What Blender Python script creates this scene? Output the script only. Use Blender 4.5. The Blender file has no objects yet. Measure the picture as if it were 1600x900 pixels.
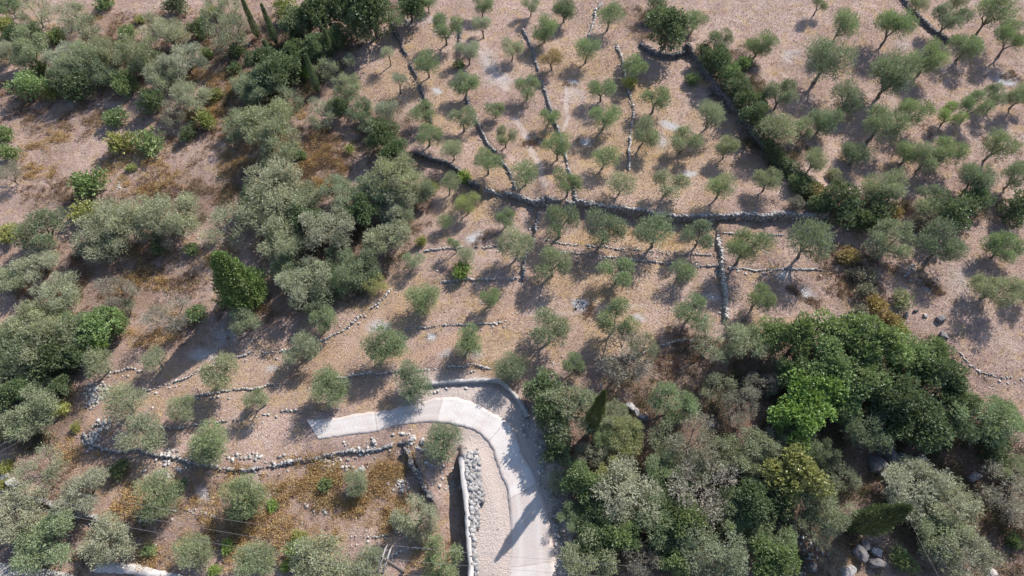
import bpy, math, random
import numpy as np
from mathutils import Vector, Matrix

# ------------------------------------------------------------------ camera, sky, sun, exposure
CAM_H, FPX, PITCH = 57.0, 930.0, math.radians(31.0)      # PITCH: angle away from straight down
SUN_EL, SUN_AZ = math.radians(36.0), math.radians(38.0)   # azimuth from +Y towards +X
sc = bpy.context.scene
cam_d = bpy.data.cameras.new('camera')
cam = bpy.data.objects.new('camera', cam_d)
sc.collection.objects.link(cam)
cam.location = (0, 0, CAM_H)
cam.rotation_euler = (PITCH, 0, 0)
cam_d.sensor_width = 36.0
cam_d.lens = 36.0 * FPX / 1600.0
cam_d.clip_start = 0.5
cam_d.clip_end = 6000
sc.camera = cam

world = bpy.data.worlds.new('World')
sc.world = world
world.use_nodes = True
wn = world.node_tree
bg = wn.nodes['Background']
sky = wn.nodes.new('ShaderNodeTexSky')
sky.sky_type = 'NISHITA'
sky.sun_disc = False
sky.sun_elevation = SUN_EL
sky.sun_rotation = SUN_AZ
sky.dust_density = 0.6
wn.links.new(sky.outputs[0], bg.inputs[0])
bg.inputs[1].default_value = 0.14

sun_d = bpy.data.lights.new('sun', 'SUN')
sun_d.energy = 4.9
sun_d.angle = math.radians(0.5)
sun_d.color = (1.0, 0.93, 0.84)
sun = bpy.data.objects.new('sun', sun_d)
sc.collection.objects.link(sun)
sdir = Vector((math.sin(SUN_AZ) * math.cos(SUN_EL), math.cos(SUN_AZ) * math.cos(SUN_EL), math.sin(SUN_EL)))
sun.rotation_euler = sdir.to_track_quat('Z', 'Y').to_euler()
sun.location = (60, 80, 90)

sc.view_settings.view_transform = 'Standard'
sc.view_settings.look = 'None'
sc.view_settings.gamma = 1.0
sc.view_settings.exposure = 0.80
sc.view_settings.use_curve_mapping = False
sc.cycles.max_bounces = 5
sc.cycles.diffuse_bounces = 3
sc.cycles.transmission_bounces = 3
sc.cycles.use_adaptive_sampling = True

rng = np.random.default_rng(7)
random.seed(7)
CT, ST = math.cos(PITCH), math.sin(PITCH)

# ------------------------------------------------------------------ mapping a photo point to the place
def ray(px, py):
    u = (px - 800.0) / FPX
    v = -(py - 450.0) / FPX
    return u, v * CT + ST, v * ST - CT

def P(px, py, z=0.0):
    dx, dy, dz = ray(px, py)
    t = (z - CAM_H) / dz
    return dx * t, dy * t

def PL(pts):
    return np.array([P(a, b) for a, b in pts])

def px_per_m(px, py, z=0.0):
    dx, dy, dz = ray(px, py)
    t = (z - CAM_H) / dz            # depth along the view axis
    return FPX / t

# ------------------------------------------------------------------ noise in numpy
_tab = np.random.default_rng(11).random((256, 256))
def vnoise(x, y, s=1.0, o=0):
    x = x / s + 37.3 * o; y = y / s + 91.7 * o
    xi = np.floor(x).astype(int); yi = np.floor(y).astype(int)
    fx = x - xi; fy = y - yi
    fx = fx * fx * (3 - 2 * fx); fy = fy * fy * (3 - 2 * fy)
    a = _tab[xi % 256, yi % 256]; b = _tab[(xi + 1) % 256, yi % 256]
    c = _tab[xi % 256, (yi + 1) % 256]; d = _tab[(xi + 1) % 256, (yi + 1) % 256]
    return (a * (1 - fx) + b * fx) * (1 - fy) + (c * (1 - fx) + d * fx) * fy

# ------------------------------------------------------------------ terrace walls: (name, label, points in the photo, height, high side, reach, stone tone, width)
WALLS = [
 ('terrace_wall', 'dark dry stone wall running down between the two upper strips beside the shaded conifers', [(611,38),(622,60),(633,83),(641,100),(655,130),(664,152),(671,176),(674,195)], .55, 'L', 9, .8, .5),
 ('terrace_wall', 'dry stone wall with long shadow crossing the upper grove, starting below a top-edge olive', [(722,36),(721,52),(718,70),(717,86)], .9, 'L', 7, .8, .6),
 ('terrace_wall', 'long dry stone wall slanting down to the lime green bush beside the grove boundary', [(728,150),(735,170),(743,187),(757,212),(770,233),(786,257),(800,279),(807,300)], .7, 'L', 9, 1., .55),
 ('terrace_wall', 'low dry stone wall curving down from the dry golden olive tree to the boundary', [(819,46),(826,62),(834,84),(837,97),(847,128),(853,150),(863,178),(872,207),(882,240),(888,268),(897,300),(900,318)], .5, 'L', 9, .95, .5),
 ('terrace_wall', 'pale stone wall running past the small yellow tree through the upper grove', [(963,69),(970,92),(976,117),(982,148),(988,170),(990,185),(985,215),(983,250),(982,270)], .45, 'L', 8, 1.2, .55),
 ('terrace_wall', 'short pale stone wall at the top edge, between two olives', [(939,0),(933,18),(926,38),(921,55)], .5, 'L', 8, 1.2, .5),
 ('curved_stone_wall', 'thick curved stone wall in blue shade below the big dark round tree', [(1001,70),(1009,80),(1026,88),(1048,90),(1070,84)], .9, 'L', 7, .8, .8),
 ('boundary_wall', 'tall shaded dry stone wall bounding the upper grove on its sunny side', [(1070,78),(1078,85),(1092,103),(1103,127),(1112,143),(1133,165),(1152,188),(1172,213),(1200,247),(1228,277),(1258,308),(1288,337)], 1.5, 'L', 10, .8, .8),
 ('boundary_wall', 'long dry stone wall dividing the upper grove from the rectangular grove below', [(852,321),(900,323),(975,331),(1030,340),(1065,344),(1150,345),(1230,345),(1290,345)], 1.6, 'L', 10, 1.1, .55),
 ('boundary_wall', 'short curved stone wall left of the corner where the groves meet', [(757,303),(775,303),(800,309),(818,314),(840,321),(850,323)], .9, 'L', 8, 1.1, .6),
 ('boundary_wall', 'dark stone wall above the thick grey olives, running towards the lime green bush', [(648,243),(670,249),(693,257),(713,266),(735,290),(748,300)], 1.0, 'L', 8, .8, .6),
 ('stone_wall', 'dark dry stone wall at the top edge of the far pink slope', [(1405,-6),(1416,12),(1430,28),(1447,42),(1463,56),(1483,67)], .7, 'L', 6, .6, .8),
 ('terrace_wall', 'narrow stone wall standing along the footpath, ending at the terrace corner', [(842,332),(839,358),(836,374),(823,397),(820,418),(819,436)], .9, 'L', 5, 1.1, .5),
 ('terrace_wall', 'tall pale stone wall along the end of the rectangular grove', [(1121,356),(1123,372),(1123,388),(1126,408),(1128,430),(1131,460),(1133,502)], .9, 'L', 5, 1.3, .7),
 ('terrace_edging', 'upper of two parallel pale stone edgings under the row of four dark olives', [(851,378),(900,382),(940,385),(983,388),(1020,392),(1060,397),(1120,400)], .45, 'L', 3, 1.3, .4),
 ('terrace_edging', 'lower of two parallel pale stone edgings under the row of four dark olives', [(851,392),(890,394),(933,398),(968,402),(1000,405),(1040,409),(1083,413),(1125,419)], .45, 'L', 3, 1.35, .4),
 ('terrace_edging', 'thin pale stone edging beyond the tall grove-end wall', [(1134,424),(1165,424),(1200,423),(1250,423),(1303,423)], .4, 'L', 5, 1.0, .35),
 ('terrace_edging', 'short thin stone edging directly under the shaded boundary, beyond the grove end', [(1126,369),(1160,370),(1200,371),(1228,371)], .35, 'L', 4, 1.0, .35),
 ('terrace_edging', 'pale stone edging above the bright green orchard tree', [(664,392),(700,390),(733,388),(765,387),(800,384)], .5, 'L', 6, 1.2, .4),
 ('terrace_edging', 'pale stone edging below the bright green orchard tree, meeting the footpath wall', [(680,441),(705,438),(733,437),(770,438),(800,437),(818,437)], .5, 'L', 6, 1.2, .4),
 ('terrace_edging', 'stone edging just above the small white ash spot', [(627,517),(645,514),(667,512),(690,510),(720,508),(763,505),(790,501)], .5, 'L', 6, 1.2, .45),
 ('terrace_edging', 'long curved pale edging rising from the lower terraces to the wild olives', [(212,608),(232,606),(260,597),(290,588),(315,576),(345,563),(373,555),(400,550),(440,547),(470,541),(493,533),(515,525),(533,517),(550,505),(567,490),(585,478),(600,465),(612,450)], .5, 'L', 6, 1.2, .4),
 ('terrace_edging', 'longest pale stone edging, crossing the terraces just above the road bend', [(300,617),(330,612),(367,607),(400,603),(450,598),(483,595),(543,587),(580,584),(613,582),(640,580),(673,577),(705,575),(733,573),(767,575)], .5, 'L', 6, 1.2, .45),
 ('terrace_edging', 'pale stone edging on the lower terraces ending near the road start', [(150,664),(184,663),(210,665),(236,667),(258,667),(280,666),(320,660),(360,656),(400,650),(420,643),(445,642),(467,642)], .5, 'L', 6, 1.3, .4),
 ('terrace_edging', 'short faint stone edging at the tip of the uppermost lower-left terrace', [(166,581),(180,578),(200,575),(222,576)], .3, 'L', 4, 1.1, .35),
 ('terrace_wall', 'collapsed rubble wall holding the lowest terrace above the brown scrub', [(133,672),(142,690),(160,702),(190,703),(215,702),(250,712),(300,720),(350,735),(400,731),(440,724),(490,716),(550,706),(600,700),(645,694)], .45, 'L', 5, 1.05, .5),
 ('terrace_wall', 'stone wall stepping down beside the ramp, from the lone tree to the scrub', [(636,697),(645,715),(657,743),(667,765),(677,787)], 1.1, 'L', 4, .85, .8),
 ('terrace_edging', 'rough grey stone edging in brown scrub below the sparse grey olive', [(933,567),(955,563),(987,560),(1010,551),(1030,543),(1055,536),(1083,530)], .6, 'L', 5, 1.0, .5),
 ('terrace_edging', 'short white stone edging beside the twin-armed utility pole', [(571,879),(592,875),(617,867),(640,857),(655,855),(673,857)], .5, 'L', 3, 1.3, .5),
 ('terrace_edging', 'pale stone edging among the bottom-edge olives, left of the utility pole', [(425,864),(433,860),(470,855),(500,850)], .4, 'L', 3, 1.3, .4),
 ('terrace_edging', 'small grey stone edging above the utility pole, under the pale olive', [(573,841),(590,837),(613,833),(636,829)], .4, 'L', 3, 1., .4),
 ('terrace_wall', 'low grey stone wall bordering the red soil patch in the bottom corner', [(23,782),(53,783),(75,786),(100,799),(133,808),(155,811)], .7, 'L', 4, 1.0, .7),
 ('terrace_edging', 'broken white stone edging under the round olive in the brown scrub', [(213,812),(232,811),(249,809),(262,803),(277,795)], .5, 'L', 4, 1.3, .45),
 ('stone_edging', 'short white stone line above the light green bush on the wild slope', [(180,297),(186,288),(192,281),(197,274)], .2, 'L', 3, 1.4, .3),
 ('stone_edging', 'tiny white stone line beside the twin light green bushes on the wild slope', [(243,206),(250,197),(256,191)], .2, 'L', 3, 1.4, .3),
 ('stone_edging', 'low line of grey stones leading down from the scrub to the boulder olive', [(1410,440),(1416,428),(1424,414)], .3, 'L', 3, .9, .5),
 ('stone_edging', 'thin pale stone line at the right edge above the pale green olive', [(1488,545),(1500,553),(1530,580),(1560,588),(1600,592)], .3, 'L', 4, 1.0, .4),
]
def _tame(w):
    w = list(w)
    if w[0] in ('terrace_edging', 'stone_edging'): w[3] *= .32; w[7] = .2; w[6] = max(w[6], 1.2)
    elif w[0] == 'terrace_wall': w[3] *= .55; w[7] *= .62
    else: w[3] *= .68; w[7] *= .8
    return tuple(w)
WALLS = [_tame(w) for w in WALLS]
# road outlines in the photo
ROAD_OUT = [(480,657),(527,655),(587,645),(625,638),(653,632),(680,622),(713,622),(753,637),(780,652),(800,667),(812,697),(833,743),(849,777),(860,817),(866,860),(868,905),(869,935)]
ROAD_IN = [(500,688),(535,684),(567,680),(600,674),(640,665),(677,662),(700,662),(725,669),(742,676),(757,688),(771,707),(783,743),(789,765),(793,790),(796,833),(794,865),(787,905),(782,935)]
BIGWALL = [(722,721),(725,752),(730,787),(732,812),(733,833),(736,877),(738,905)]

def seg_dist(x, y, poly):
    """signed distance to a polyline (left +) and how far past its ends"""
    best = np.full(x.shape, 1e9); sgn = np.ones(x.shape); over = np.zeros(x.shape)
    n = len(poly)
    for i in range(n - 1):
        ax, ay = poly[i]; bx, by = poly[i + 1]
        ex, ey = bx - ax, by - ay
        L2 = ex * ex + ey * ey
        t0 = ((x - ax) * ex + (y - ay) * ey) / L2
        t = np.clip(t0, 0, 1)
        qx = ax + t * ex; qy = ay + t * ey
        d = np.hypot(x - qx, y - qy)
        s = np.sign(ex * (y - ay) - ey * (x - ax))
        m = d < best - 1e-9
        best = np.where(m, d, best); sgn = np.where(m, s, sgn)
        o = np.zeros(x.shape)
        L = math.sqrt(L2)
        if i == 0: o = np.maximum(o, -t0 * L)
        if i == n - 2: o = np.maximum(o, (t0 - 1) * L)
        over = np.where(m, np.maximum(o, 0), over)
    return best, sgn, over

def resample(poly, step):
    poly = np.asarray(poly, float)
    seg = np.hypot(*(poly[1:] - poly[:-1]).T)
    cum = np.concatenate([[0], np.cumsum(seg)])
    n = max(2, int(cum[-1] / step) + 1)
    t = np.linspace(0, cum[-1], n)
    return np.stack([np.interp(t, cum, poly[:, k]) for k in range(poly.shape[1])], 1)

WPOLY = [PL(w[2]) for w in WALLS]
BIGP = PL(BIGWALL)
ROAD_P_OUT = resample(PL(ROAD_OUT), 1.0); ROAD_P_IN = PL(ROAD_IN)
def n_resample(poly, n):
    poly = np.asarray(poly, float)
    seg = np.hypot(*(poly[1:] - poly[:-1]).T); cum = np.concatenate([[0], np.cumsum(seg)])
    t = np.linspace(0, cum[-1], n)
    return np.stack([np.interp(t, cum, poly[:, k]) for k in range(poly.shape[1])], 1)
NR = 90
RO, RI = n_resample(PL(ROAD_OUT), NR), n_resample(PL(ROAD_IN), NR)
ROAD_C = (RO + RI) / 2
ROAD_W = np.hypot(*(RO - RI).T).mean() / 2

def height(x, y):
    x = np.asarray(x, float); y = np.asarray(y, float)
    h = (vnoise(x, y, 19, 1) - .5) * .9 + (vnoise(x, y, 7, 2) - .5) * .22
    h = h + (vnoise(x, y, 2.2, 3) - .5) * .07
    h = h + np.clip((np.hypot(x, y - 45) - 150) / 400, 0, 3) ** 1.3 * 60 * (0.6 + vnoise(x, y, 160, 9))
    for w, poly in zip(WALLS, WPOLY):
        m = (x > poly[:, 0].min() - w[5] - 2) & (x < poly[:, 0].max() + w[5] + 2) & (y > poly[:, 1].min() - w[5] - 2) & (y < poly[:, 1].max() + w[5] + 2)
        if not m.any(): continue
        xm, ym = x[m], y[m]
        d, s, o = seg_dist(xm, ym, poly)
        side = 1 if w[4] == 'L' else -1
        fall = np.clip(1 - d / w[5], 0, 1)
        fall = fall * fall * (3 - 2 * fall)
        add = np.where(s * side > 0, w[3] * fall, 0) * np.clip(1 - o / 1.5, 0, 1)
        hh = h[m] if h.ndim else h
        h[m] = hh + add
    # road bench and the big retaining wall
    d, s, o = seg_dist(x, y, BIGP)
    h = h + np.where(s > 0, 1.0 * np.clip(1 - d / 7, 0, 1), -0.75 * np.clip(1 - d / 2.6, 0, 1)) * np.clip(1 - o / 2.0, 0, 1)
    d, s, o = seg_dist(x, y, ROAD_C[::4])
    k = np.clip(1 - (d - ROAD_W * .95) / 1.6, 0, 1) * np.clip(1 - o / 1.0, 0, 1)
    k = k * k * (3 - 2 * k)
    h = h * (1 - k) + k * 0.35
    return h

def height1(x, y):
    return float(height(np.array([x]), np.array([y]))[0])

def place(px, py, hc=0.0):
    z = 0.3
    for _ in range(5):
        x, y = P(px, py, z + hc)
        z = .5 * z + .5 * height1(x, y)
    x, y = P(px, py, z + hc)
    return x, y, height1(x, y)

# ------------------------------------------------------------------ ground cover masks (what grows or lies where)
def blobs(x, y, lst, soft=.55):
    out = np.zeros(np.shape(x))
    wx = (vnoise(x, y, 3.0, 5) - .5) * 2.4 + (vnoise(x, y, 1.1, 7) - .5) * 1.0
    wy = (vnoise(x, y, 3.0, 6) - .5) * 2.4 + (vnoise(x, y, 1.1, 8) - .5) * 1.0
    for b in lst:
        px, py, rx, ry = b[:4]; wgt = b[4] if len(b) > 4 else 1
        cx, cy = P(px, py); s = px_per_m(px, py)
        ex = rx / s; ey = ry / s * 1.2
        k = min(1.0, ex / 2.5)
        d = np.hypot((x + wx * k - cx) / ex, (y + wy * k - cy) / ey)
        out = np.maximum(out, wgt * np.clip((1 - d) / soft, 0, 1))
    return out

def lines(x, y, lst):
    out = np.zeros(np.shape(x))
    for pts, wid, wgt in lst:
        d, s, o = seg_dist(x + (vnoise(x, y, 1.5, 4) - .5) * .5, y, PL(pts))
        out = np.maximum(out, wgt * np.clip(1.6 - d / wid, 0, 1))
    return out

GOLD = [(620,480,120,60,.45),(760,540,70,60,.4),(350,600,200,60,.25),(1000,240,200,120,.45),(900,100,140,80,.3),(640,120,100,100,.4),(450,590,160,40,.3),(950,500,120,60,.45),(1040,380,90,20,.7),(600,640,80,14,.4),(180,740,120,30,.3),(985,365,140,16,.9),(1075,350,60,30,.5),(960,450,110,50,.45),(880,440,50,40,.45),(1000,150,60,60,.5),(850,220,60,60,.5),(760,280,70,40,.4),(700,180,70,70,.4),(1085,125,26,26,.7),(1050,240,80,60,.35),
        (800,560,60,30,.4),(640,500,60,50,.3),(740,470,70,50,.3),(500,560,60,30,.35),(600,560,80,30,.35),(640,120,60,60,.3),(730,320,50,40,.6),(1330,460,40,60,.5),(1320,865,30,40,.8),(940,260,60,50,.4),(240,590,60,20,.2)]
ORANGE = [(215,255,60,40,.55),(240,285,60,28,.6),(75,225,40,30,.5),(60,270,30,20,.45),(370,130,60,30,.7),(340,180,70,30,.6),(300,120,40,40,.5),(480,240,70,50,.7),(500,270,50,40,.6),(230,440,70,25,.6),(240,510,50,30,.7),(370,470,60,22,.5),(330,395,60,30,.4),(210,400,60,30,.4),
          (590,750,60,40,.9),(490,750,70,40,.85),(430,800,90,50,.85),(570,800,90,40,.9),(350,830,70,50,.75),(300,770,60,40,.6),(200,790,50,40,.6),(130,700,60,40,.3),(630,730,30,26,.9),(480,830,80,30,.7),(330,740,60,14,.5),(250,870,60,20,.7),(20,250,30,30,.2),(140,30,40,20,.4),(30,90,40,20,.4),(170,30,60,20,.4),(500,215,60,20,.5),(430,165,60,30,.5),(400,240,60,40,.5),(690,860,50,50,.3)]
ASH = [(683,143,10,7,.9),(893,127,16,9,.9),(835,222,15,9,.7),(910,222,16,10,.8),(1047,198,16,10,.9),(1077,276,14,8,1),(1035,225,14,20,.5),(750,372,17,12,1),(673,527,8,7,1.2),(902,472,15,12,1.6),(590,505,22,12,.7),(1255,463,18,11,.9),(1228,437,16,10,.7),(1450,448,18,11,.8),
       (320,545,28,14,.7),(320,775,18,12,.5),(420,575,14,7,.7),(1000,497,16,10,.7),(1115,462,18,10,.7),(1235,90,22,14,.4),(1570,118,26,16,.8),(740,555,20,12,.5),(770,125,30,20,.5),(760,100,16,30,.4),(350,520,20,20,.5),(1500,440,30,30,.3),(1410,75,20,16,.3),(700,555,14,10,.5),(895,145,20,30,.3),(640,35,30,14,.3),(680,35,30,14,.3)]
ROUGH = [(903,474,24,19,1.6),(673,528,12,10,.8),(1255,464,26,18,1.0),(750,373,22,16,.5),(1450,449,22,14,1.0),(1570,120,30,18,.8),(910,224,22,14,.6),(893,128,22,14,.5),(835,224,20,12,.7),(100,180,140,40,.55),(160,430,170,70,.75),(480,240,90,80,.7),(330,200,120,60,.5),(60,150,120,40,.6),(250,60,240,70,.45),(470,590,30,10,.3),(640,330,40,60,.4),(400,480,120,30,.5),(560,780,120,60,.35),(330,820,160,60,.35),(1330,440,60,70,.6),(1380,430,60,40,.5),(1440,520,30,20,.2),(1080,560,120,50,.6),(90,300,70,30,.4),(310,290,120,50,.5),(100,760,120,60,.3),(300,520,60,20,.3),(1500,230,120,60,.12),(1390,690,60,40,.5),(1560,800,60,90,.6),(1120,580,60,40,.5)]
SOIL = [(590,620,50,14,.8),(30,768,46,12,1.5),(135,655,12,16,.8),(560,610,26,14,.7),(820,590,14,14,.3)]
VERGE = [([(655,612),(700,610),(745,618),(790,645),(822,680),(845,725),(862,780),(872,840),(876,900)], 1.7, 1.2), ([(735,690),(757,712),(772,745),(780,790),(787,850),(782,900)], 1.3, 1.4), ([(745,705),(752,760),(757,820),(762,890)], 1.0, 1.0)]
SOIL_L = [([(643,567),(675,548),(700,533),(750,515),(800,493)], .7, .8), ([(517,567),(560,530),(600,500),(625,480)], 1.3, .5), ([(836,325),(839,380),(836,430),(822,460),(800,493)], .6, .6)]
TRAIL = [([(883,135),(885,160),(886,185),(880,207)], .22, .9), ([(806,185),(823,217),(843,260),(850,300)], .35, .8), ([(750,82),(770,112),(790,138)], .4, .7), ([(700,60),(740,90)], .3, .3), ([(825,492),(860,492),(900,488),(950,480),(1010,478)], .25, .4)]
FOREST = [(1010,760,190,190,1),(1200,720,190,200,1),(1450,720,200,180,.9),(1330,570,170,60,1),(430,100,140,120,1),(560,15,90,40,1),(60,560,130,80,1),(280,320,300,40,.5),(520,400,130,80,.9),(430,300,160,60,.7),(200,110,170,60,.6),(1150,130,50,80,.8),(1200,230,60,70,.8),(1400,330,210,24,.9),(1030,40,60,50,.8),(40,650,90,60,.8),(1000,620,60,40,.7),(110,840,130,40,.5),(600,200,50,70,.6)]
RUBBLE = [(902,472,12,9,.8),(840,690,14,50,.35),(868,790,12,90,.35),(700,612,60,8,.3),(300,725,100,10,.4),(500,720,90,8,.4),(240,640,60,8,.15),(147,622,26,18,1),(150,680,20,26,1),(270,706,36,9,1),(385,722,36,8,1),(640,690,60,8,.7),(628,758,20,12,1),(690,715,30,20,.5),(700,755,26,14,.6),(455,735,60,8,.4),(840,700,8,60,.8),(820,660,10,30,.6),(500,790,30,10,.4),(730,745,10,40,.9),(860,590,20,8,.5),(595,690,40,8,.8),(870,820,8,60,.5),(530,690,50,6,.6),(600,765,14,6,.7),(1480,860,40,40,.4),(1240,860,60,40,.3),(50,780,20,6,.7),(310,806,30,5,.8)]

def masks(x, y):
    gold = blobs(x, y, GOLD, .8); orange = blobs(x, y, ORANGE, .7); ash = blobs(x, y, ASH, .8)
    soil = np.maximum(blobs(x, y, SOIL, .6), lines(x, y, SOIL_L)); trail = np.maximum(lines(x, y, TRAIL), lines(x, y, VERGE))
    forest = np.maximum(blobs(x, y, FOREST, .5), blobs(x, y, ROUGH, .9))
    return gold, orange, ash, soil, trail, forest

# ------------------------------------------------------------------ mesh helpers
col = sc.collection
def mesh_np(name, V, F, mat=None, smooth=False, attrs=None, midx=None):
    V = np.asarray(V, np.float32); F = np.asarray(F, np.int32)
    me = bpy.data.meshes.new(name)
    nf, k = F.shape
    me.vertices.add(len(V)); me.vertices.foreach_set('co', V.ravel())
    me.loops.add(nf * k); me.loops.foreach_set('vertex_index', F.ravel())
    me.polygons.add(nf)
    me.polygons.foreach_set('loop_start', np.arange(0, nf * k, k, dtype=np.int32))
    me.polygons.foreach_set('loop_total', np.full(nf, k, np.int32))
    if smooth: me.polygons.foreach_set('use_smooth', np.ones(nf, bool))
    for an, (typ, arr) in (attrs or {}).items():
        a = me.attributes.new(an, typ, 'POINT')
        a.data.foreach_set('value' if typ == 'FLOAT' else 'color', np.asarray(arr, np.float32).ravel())
    if mat: me.materials.append(mat)
    me.update(calc_edges=True)
    me.validate()
    return me

def add(name, me, parent=None, loc=None, rz=None, scale=None):
    o = bpy.data.objects.new(name, me)
    col.objects.link(o)
    if parent: o.parent = parent
    if loc is not None: o.location = loc
    if rz is not None: o.rotation_euler = (0, 0, rz)
    if scale is not None: o.scale = scale
    return o

def tag(o, label=None, cat=None, group=None, kind=None):
    if label: o['label'] = label
    if cat: o['category'] = cat
    if group: o['group'] = group
    if kind: o['kind'] = kind
    return o

class MB:
    def __init__(s): s.V = []; s.F = []; s.n = 0; s.A = []
    def add(s, V, F, a=0.5):
        V = np.asarray(V, float); F = np.asarray(F, int)
        s.V.append(V); s.F.append(F + s.n); s.n += len(V); s.A.append(np.broadcast_to(np.asarray(a, float), (len(V),)))
    def tube(s, pts, rad, seg=7, a=.5, jit=0.0):
        pts = np.asarray(pts, float); n = len(pts); rad = np.broadcast_to(np.asarray(rad, float), (n,))
        V = []
        for i in range(n):
            d = pts[min(i + 1, n - 1)] - pts[max(i - 1, 0)]; d /= np.linalg.norm(d) + 1e-9
            up = np.array([0, 0, 1.]) if abs(d[2]) < .9 else np.array([1., 0, 0])
            sx = np.cross(d, up); sx /= np.linalg.norm(sx); sy = np.cross(d, sx)
            for k in range(seg):
                t = 2 * math.pi * k / seg
                r = rad[i] * (1 + jit * math.sin(3 * t + i * .9))
                V.append(pts[i] + r * (math.cos(t) * sx + math.sin(t) * sy))
        F = [(i * seg + k, i * seg + (k + 1) % seg, (i + 1) * seg + (k + 1) % seg, (i + 1) * seg + k) for i in range(n - 1) for k in range(seg)]
        b = len(V); V.append(pts[-1]); 
        F += [((n - 1) * seg + k, (n - 1) * seg + (k + 1) % seg, b, b) for k in range(0)]
        s.add(V, F, a)
        if seg >= 4: s.add([V[(n - 1) * seg + k] for k in range(4)], [(0, 1, 2, 3)], a) if seg == 4 else None
    def box(s, c, sz, rot=None, a=.5):
        c = np.asarray(c, float); h = np.asarray(sz, float) / 2
        V = np.array([[x, y, z] for x in (-1, 1) for y in (-1, 1) for z in (-1, 1)], float) * h
        if rot is not None: V = V @ np.asarray(rot).T
        F = [(0, 1, 3, 2), (4, 6, 7, 5), (0, 4, 5, 1), (2, 3, 7, 6), (0, 2, 6, 4), (1, 5, 7, 3)]
        s.add(V + c, F, a)
    def mesh(s, name, mat, smooth=False):
        return mesh_np(name, np.concatenate(s.V), np.concatenate(s.F), mat, smooth, {'tone': ('FLOAT', np.concatenate(s.A))})

# rock shape: jittered cube with rounded corners (26-vertex quad sphere)
def _cube_sphere(n=2):
    idx = {}; V = []; F = []
    def vid(p):
        k = tuple(np.round(p, 4))
        if k not in idx:
            idx[k] = len(V); V.append(p)
        return idx[k]
    for ax in range(3):
        for s in (-1, 1):
            for i in range(n):
                for j in range(n):
                    q = []
                    for (a, b) in ((i, j), (i + 1, j), (i + 1, j + 1), (i, j + 1)):
                        p = [0, 0, 0]; p[ax] = s; p[(ax + 1) % 3] = -1 + 2 * a / n; p[(ax + 2) % 3] = -1 + 2 * b / n
                        q.append(vid(np.array(p, float)))
                    F.append(q if s > 0 else q[::-1])
    return np.array(V), np.array(F)
CS_V, CS_F = _cube_sphere(2)
CS_N = CS_V / np.linalg.norm(CS_V, axis=1)[:, None]
ROCK = CS_V * .72 + CS_N * .36

def rocks_np(centres, sizes, rg, tone=None, flat=1.0):
    """many stones: centres (n,3), sizes (n,3) half extents"""
    n = len(centres); m = len(ROCK)
    V = ROCK[None] * (1 + (rg.random((n, m, 1)) - .5) * .35) + (rg.random((n, m, 3)) - .5) * .30
    V = V * sizes[:, None, :]
    a = rg.random(n) * 2 * math.pi; ca, sa = np.cos(a)[:, None], np.sin(a)[:, None]
    x = V[..., 0] * ca - V[..., 1] * sa; y = V[..., 0] * sa + V[..., 1] * ca
    tx = (rg.random(n) - .5)[:, None] * .6
    z = V[..., 2] + tx * x * .5
    V = np.stack([x, y, z], -1) + centres[:, None, :]
    F = (CS_F[None] + (np.arange(n) * m)[:, None, None]).reshape(-1, 4)
    t = np.repeat(rg.random(n) if tone is None else tone, m)
    return V.reshape(-1, 3), F, t

# ------------------------------------------------------------------ materials
def new_mat(name):
    m = bpy.data.materials.new(name); m.use_nodes = True
    nt = m.node_tree
    for n in list(nt.nodes): nt.nodes.remove(n)
    out = nt.nodes.new('ShaderNodeOutputMaterial')
    return m, nt, out
def N(nt, t, **kw):
    n = nt.nodes.new(t)
    for k, v in kw.items():
        if k in ('operation', 'blend_type', 'data_type', 'attribute_name', 'attribute_type', 'noise_dimensions', 'feature', 'wave_type', 'distribution'): setattr(n, k, v)
    return n
def L(nt, a, b): nt.links.new(a, b)
def noise(nt, vec, scale, detail=4, rough=.6):
    n = nt.nodes.new('ShaderNodeTexNoise'); n.inputs['Scale'].default_value = scale
    n.inputs['Detail'].default_value = detail; n.inputs['Roughness'].default_value = rough
    if vec is not None: L(nt, vec, n.inputs['Vector'])
    return n.outputs['Fac']
def ramp(nt, fac, stops):
    r = nt.nodes.new('ShaderNodeValToRGB'); L(nt, fac, r.inputs[0])
    cr = r.color_ramp
    while len(cr.elements) > 1: cr.elements.remove(cr.elements[-1])
    cr.elements[0].position = stops[0][0]; cr.elements[0].color = (*stops[0][1], 1)
    for p, c in stops[1:]:
        e = cr.elements.new(p); e.color = (*c, 1)
    return r.outputs[0]
def mix(nt, f, a, b, mode='MIX'):
    m = nt.nodes.new('ShaderNodeMix'); m.data_type = 'RGBA'; m.blend_type = mode
    for sock, v in ((m.inputs[0], f), (m.inputs[6], a), (m.inputs[7], b)):
        if hasattr(v, 'links'): L(nt, v, sock)
        elif isinstance(v, (int, float)): sock.default_value = v
        else: sock.default_value = (*v, 1)
    return m.outputs[2]
def mth(nt, op, a, b=None, clamp=False):
    m = nt.nodes.new('ShaderNodeMath'); m.operation = op; m.use_clamp = clamp
    for sock, v in ((m.inputs[0], a), (m.inputs[1], b)):
        if v is None: continue
        if hasattr(v, 'links'): L(nt, v, sock)
        else: sock.default_value = v
    return m.outputs[0]
def attr(nt, name):
    a = nt.nodes.new('ShaderNodeAttribute'); a.attribute_name = name
    return a
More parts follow.
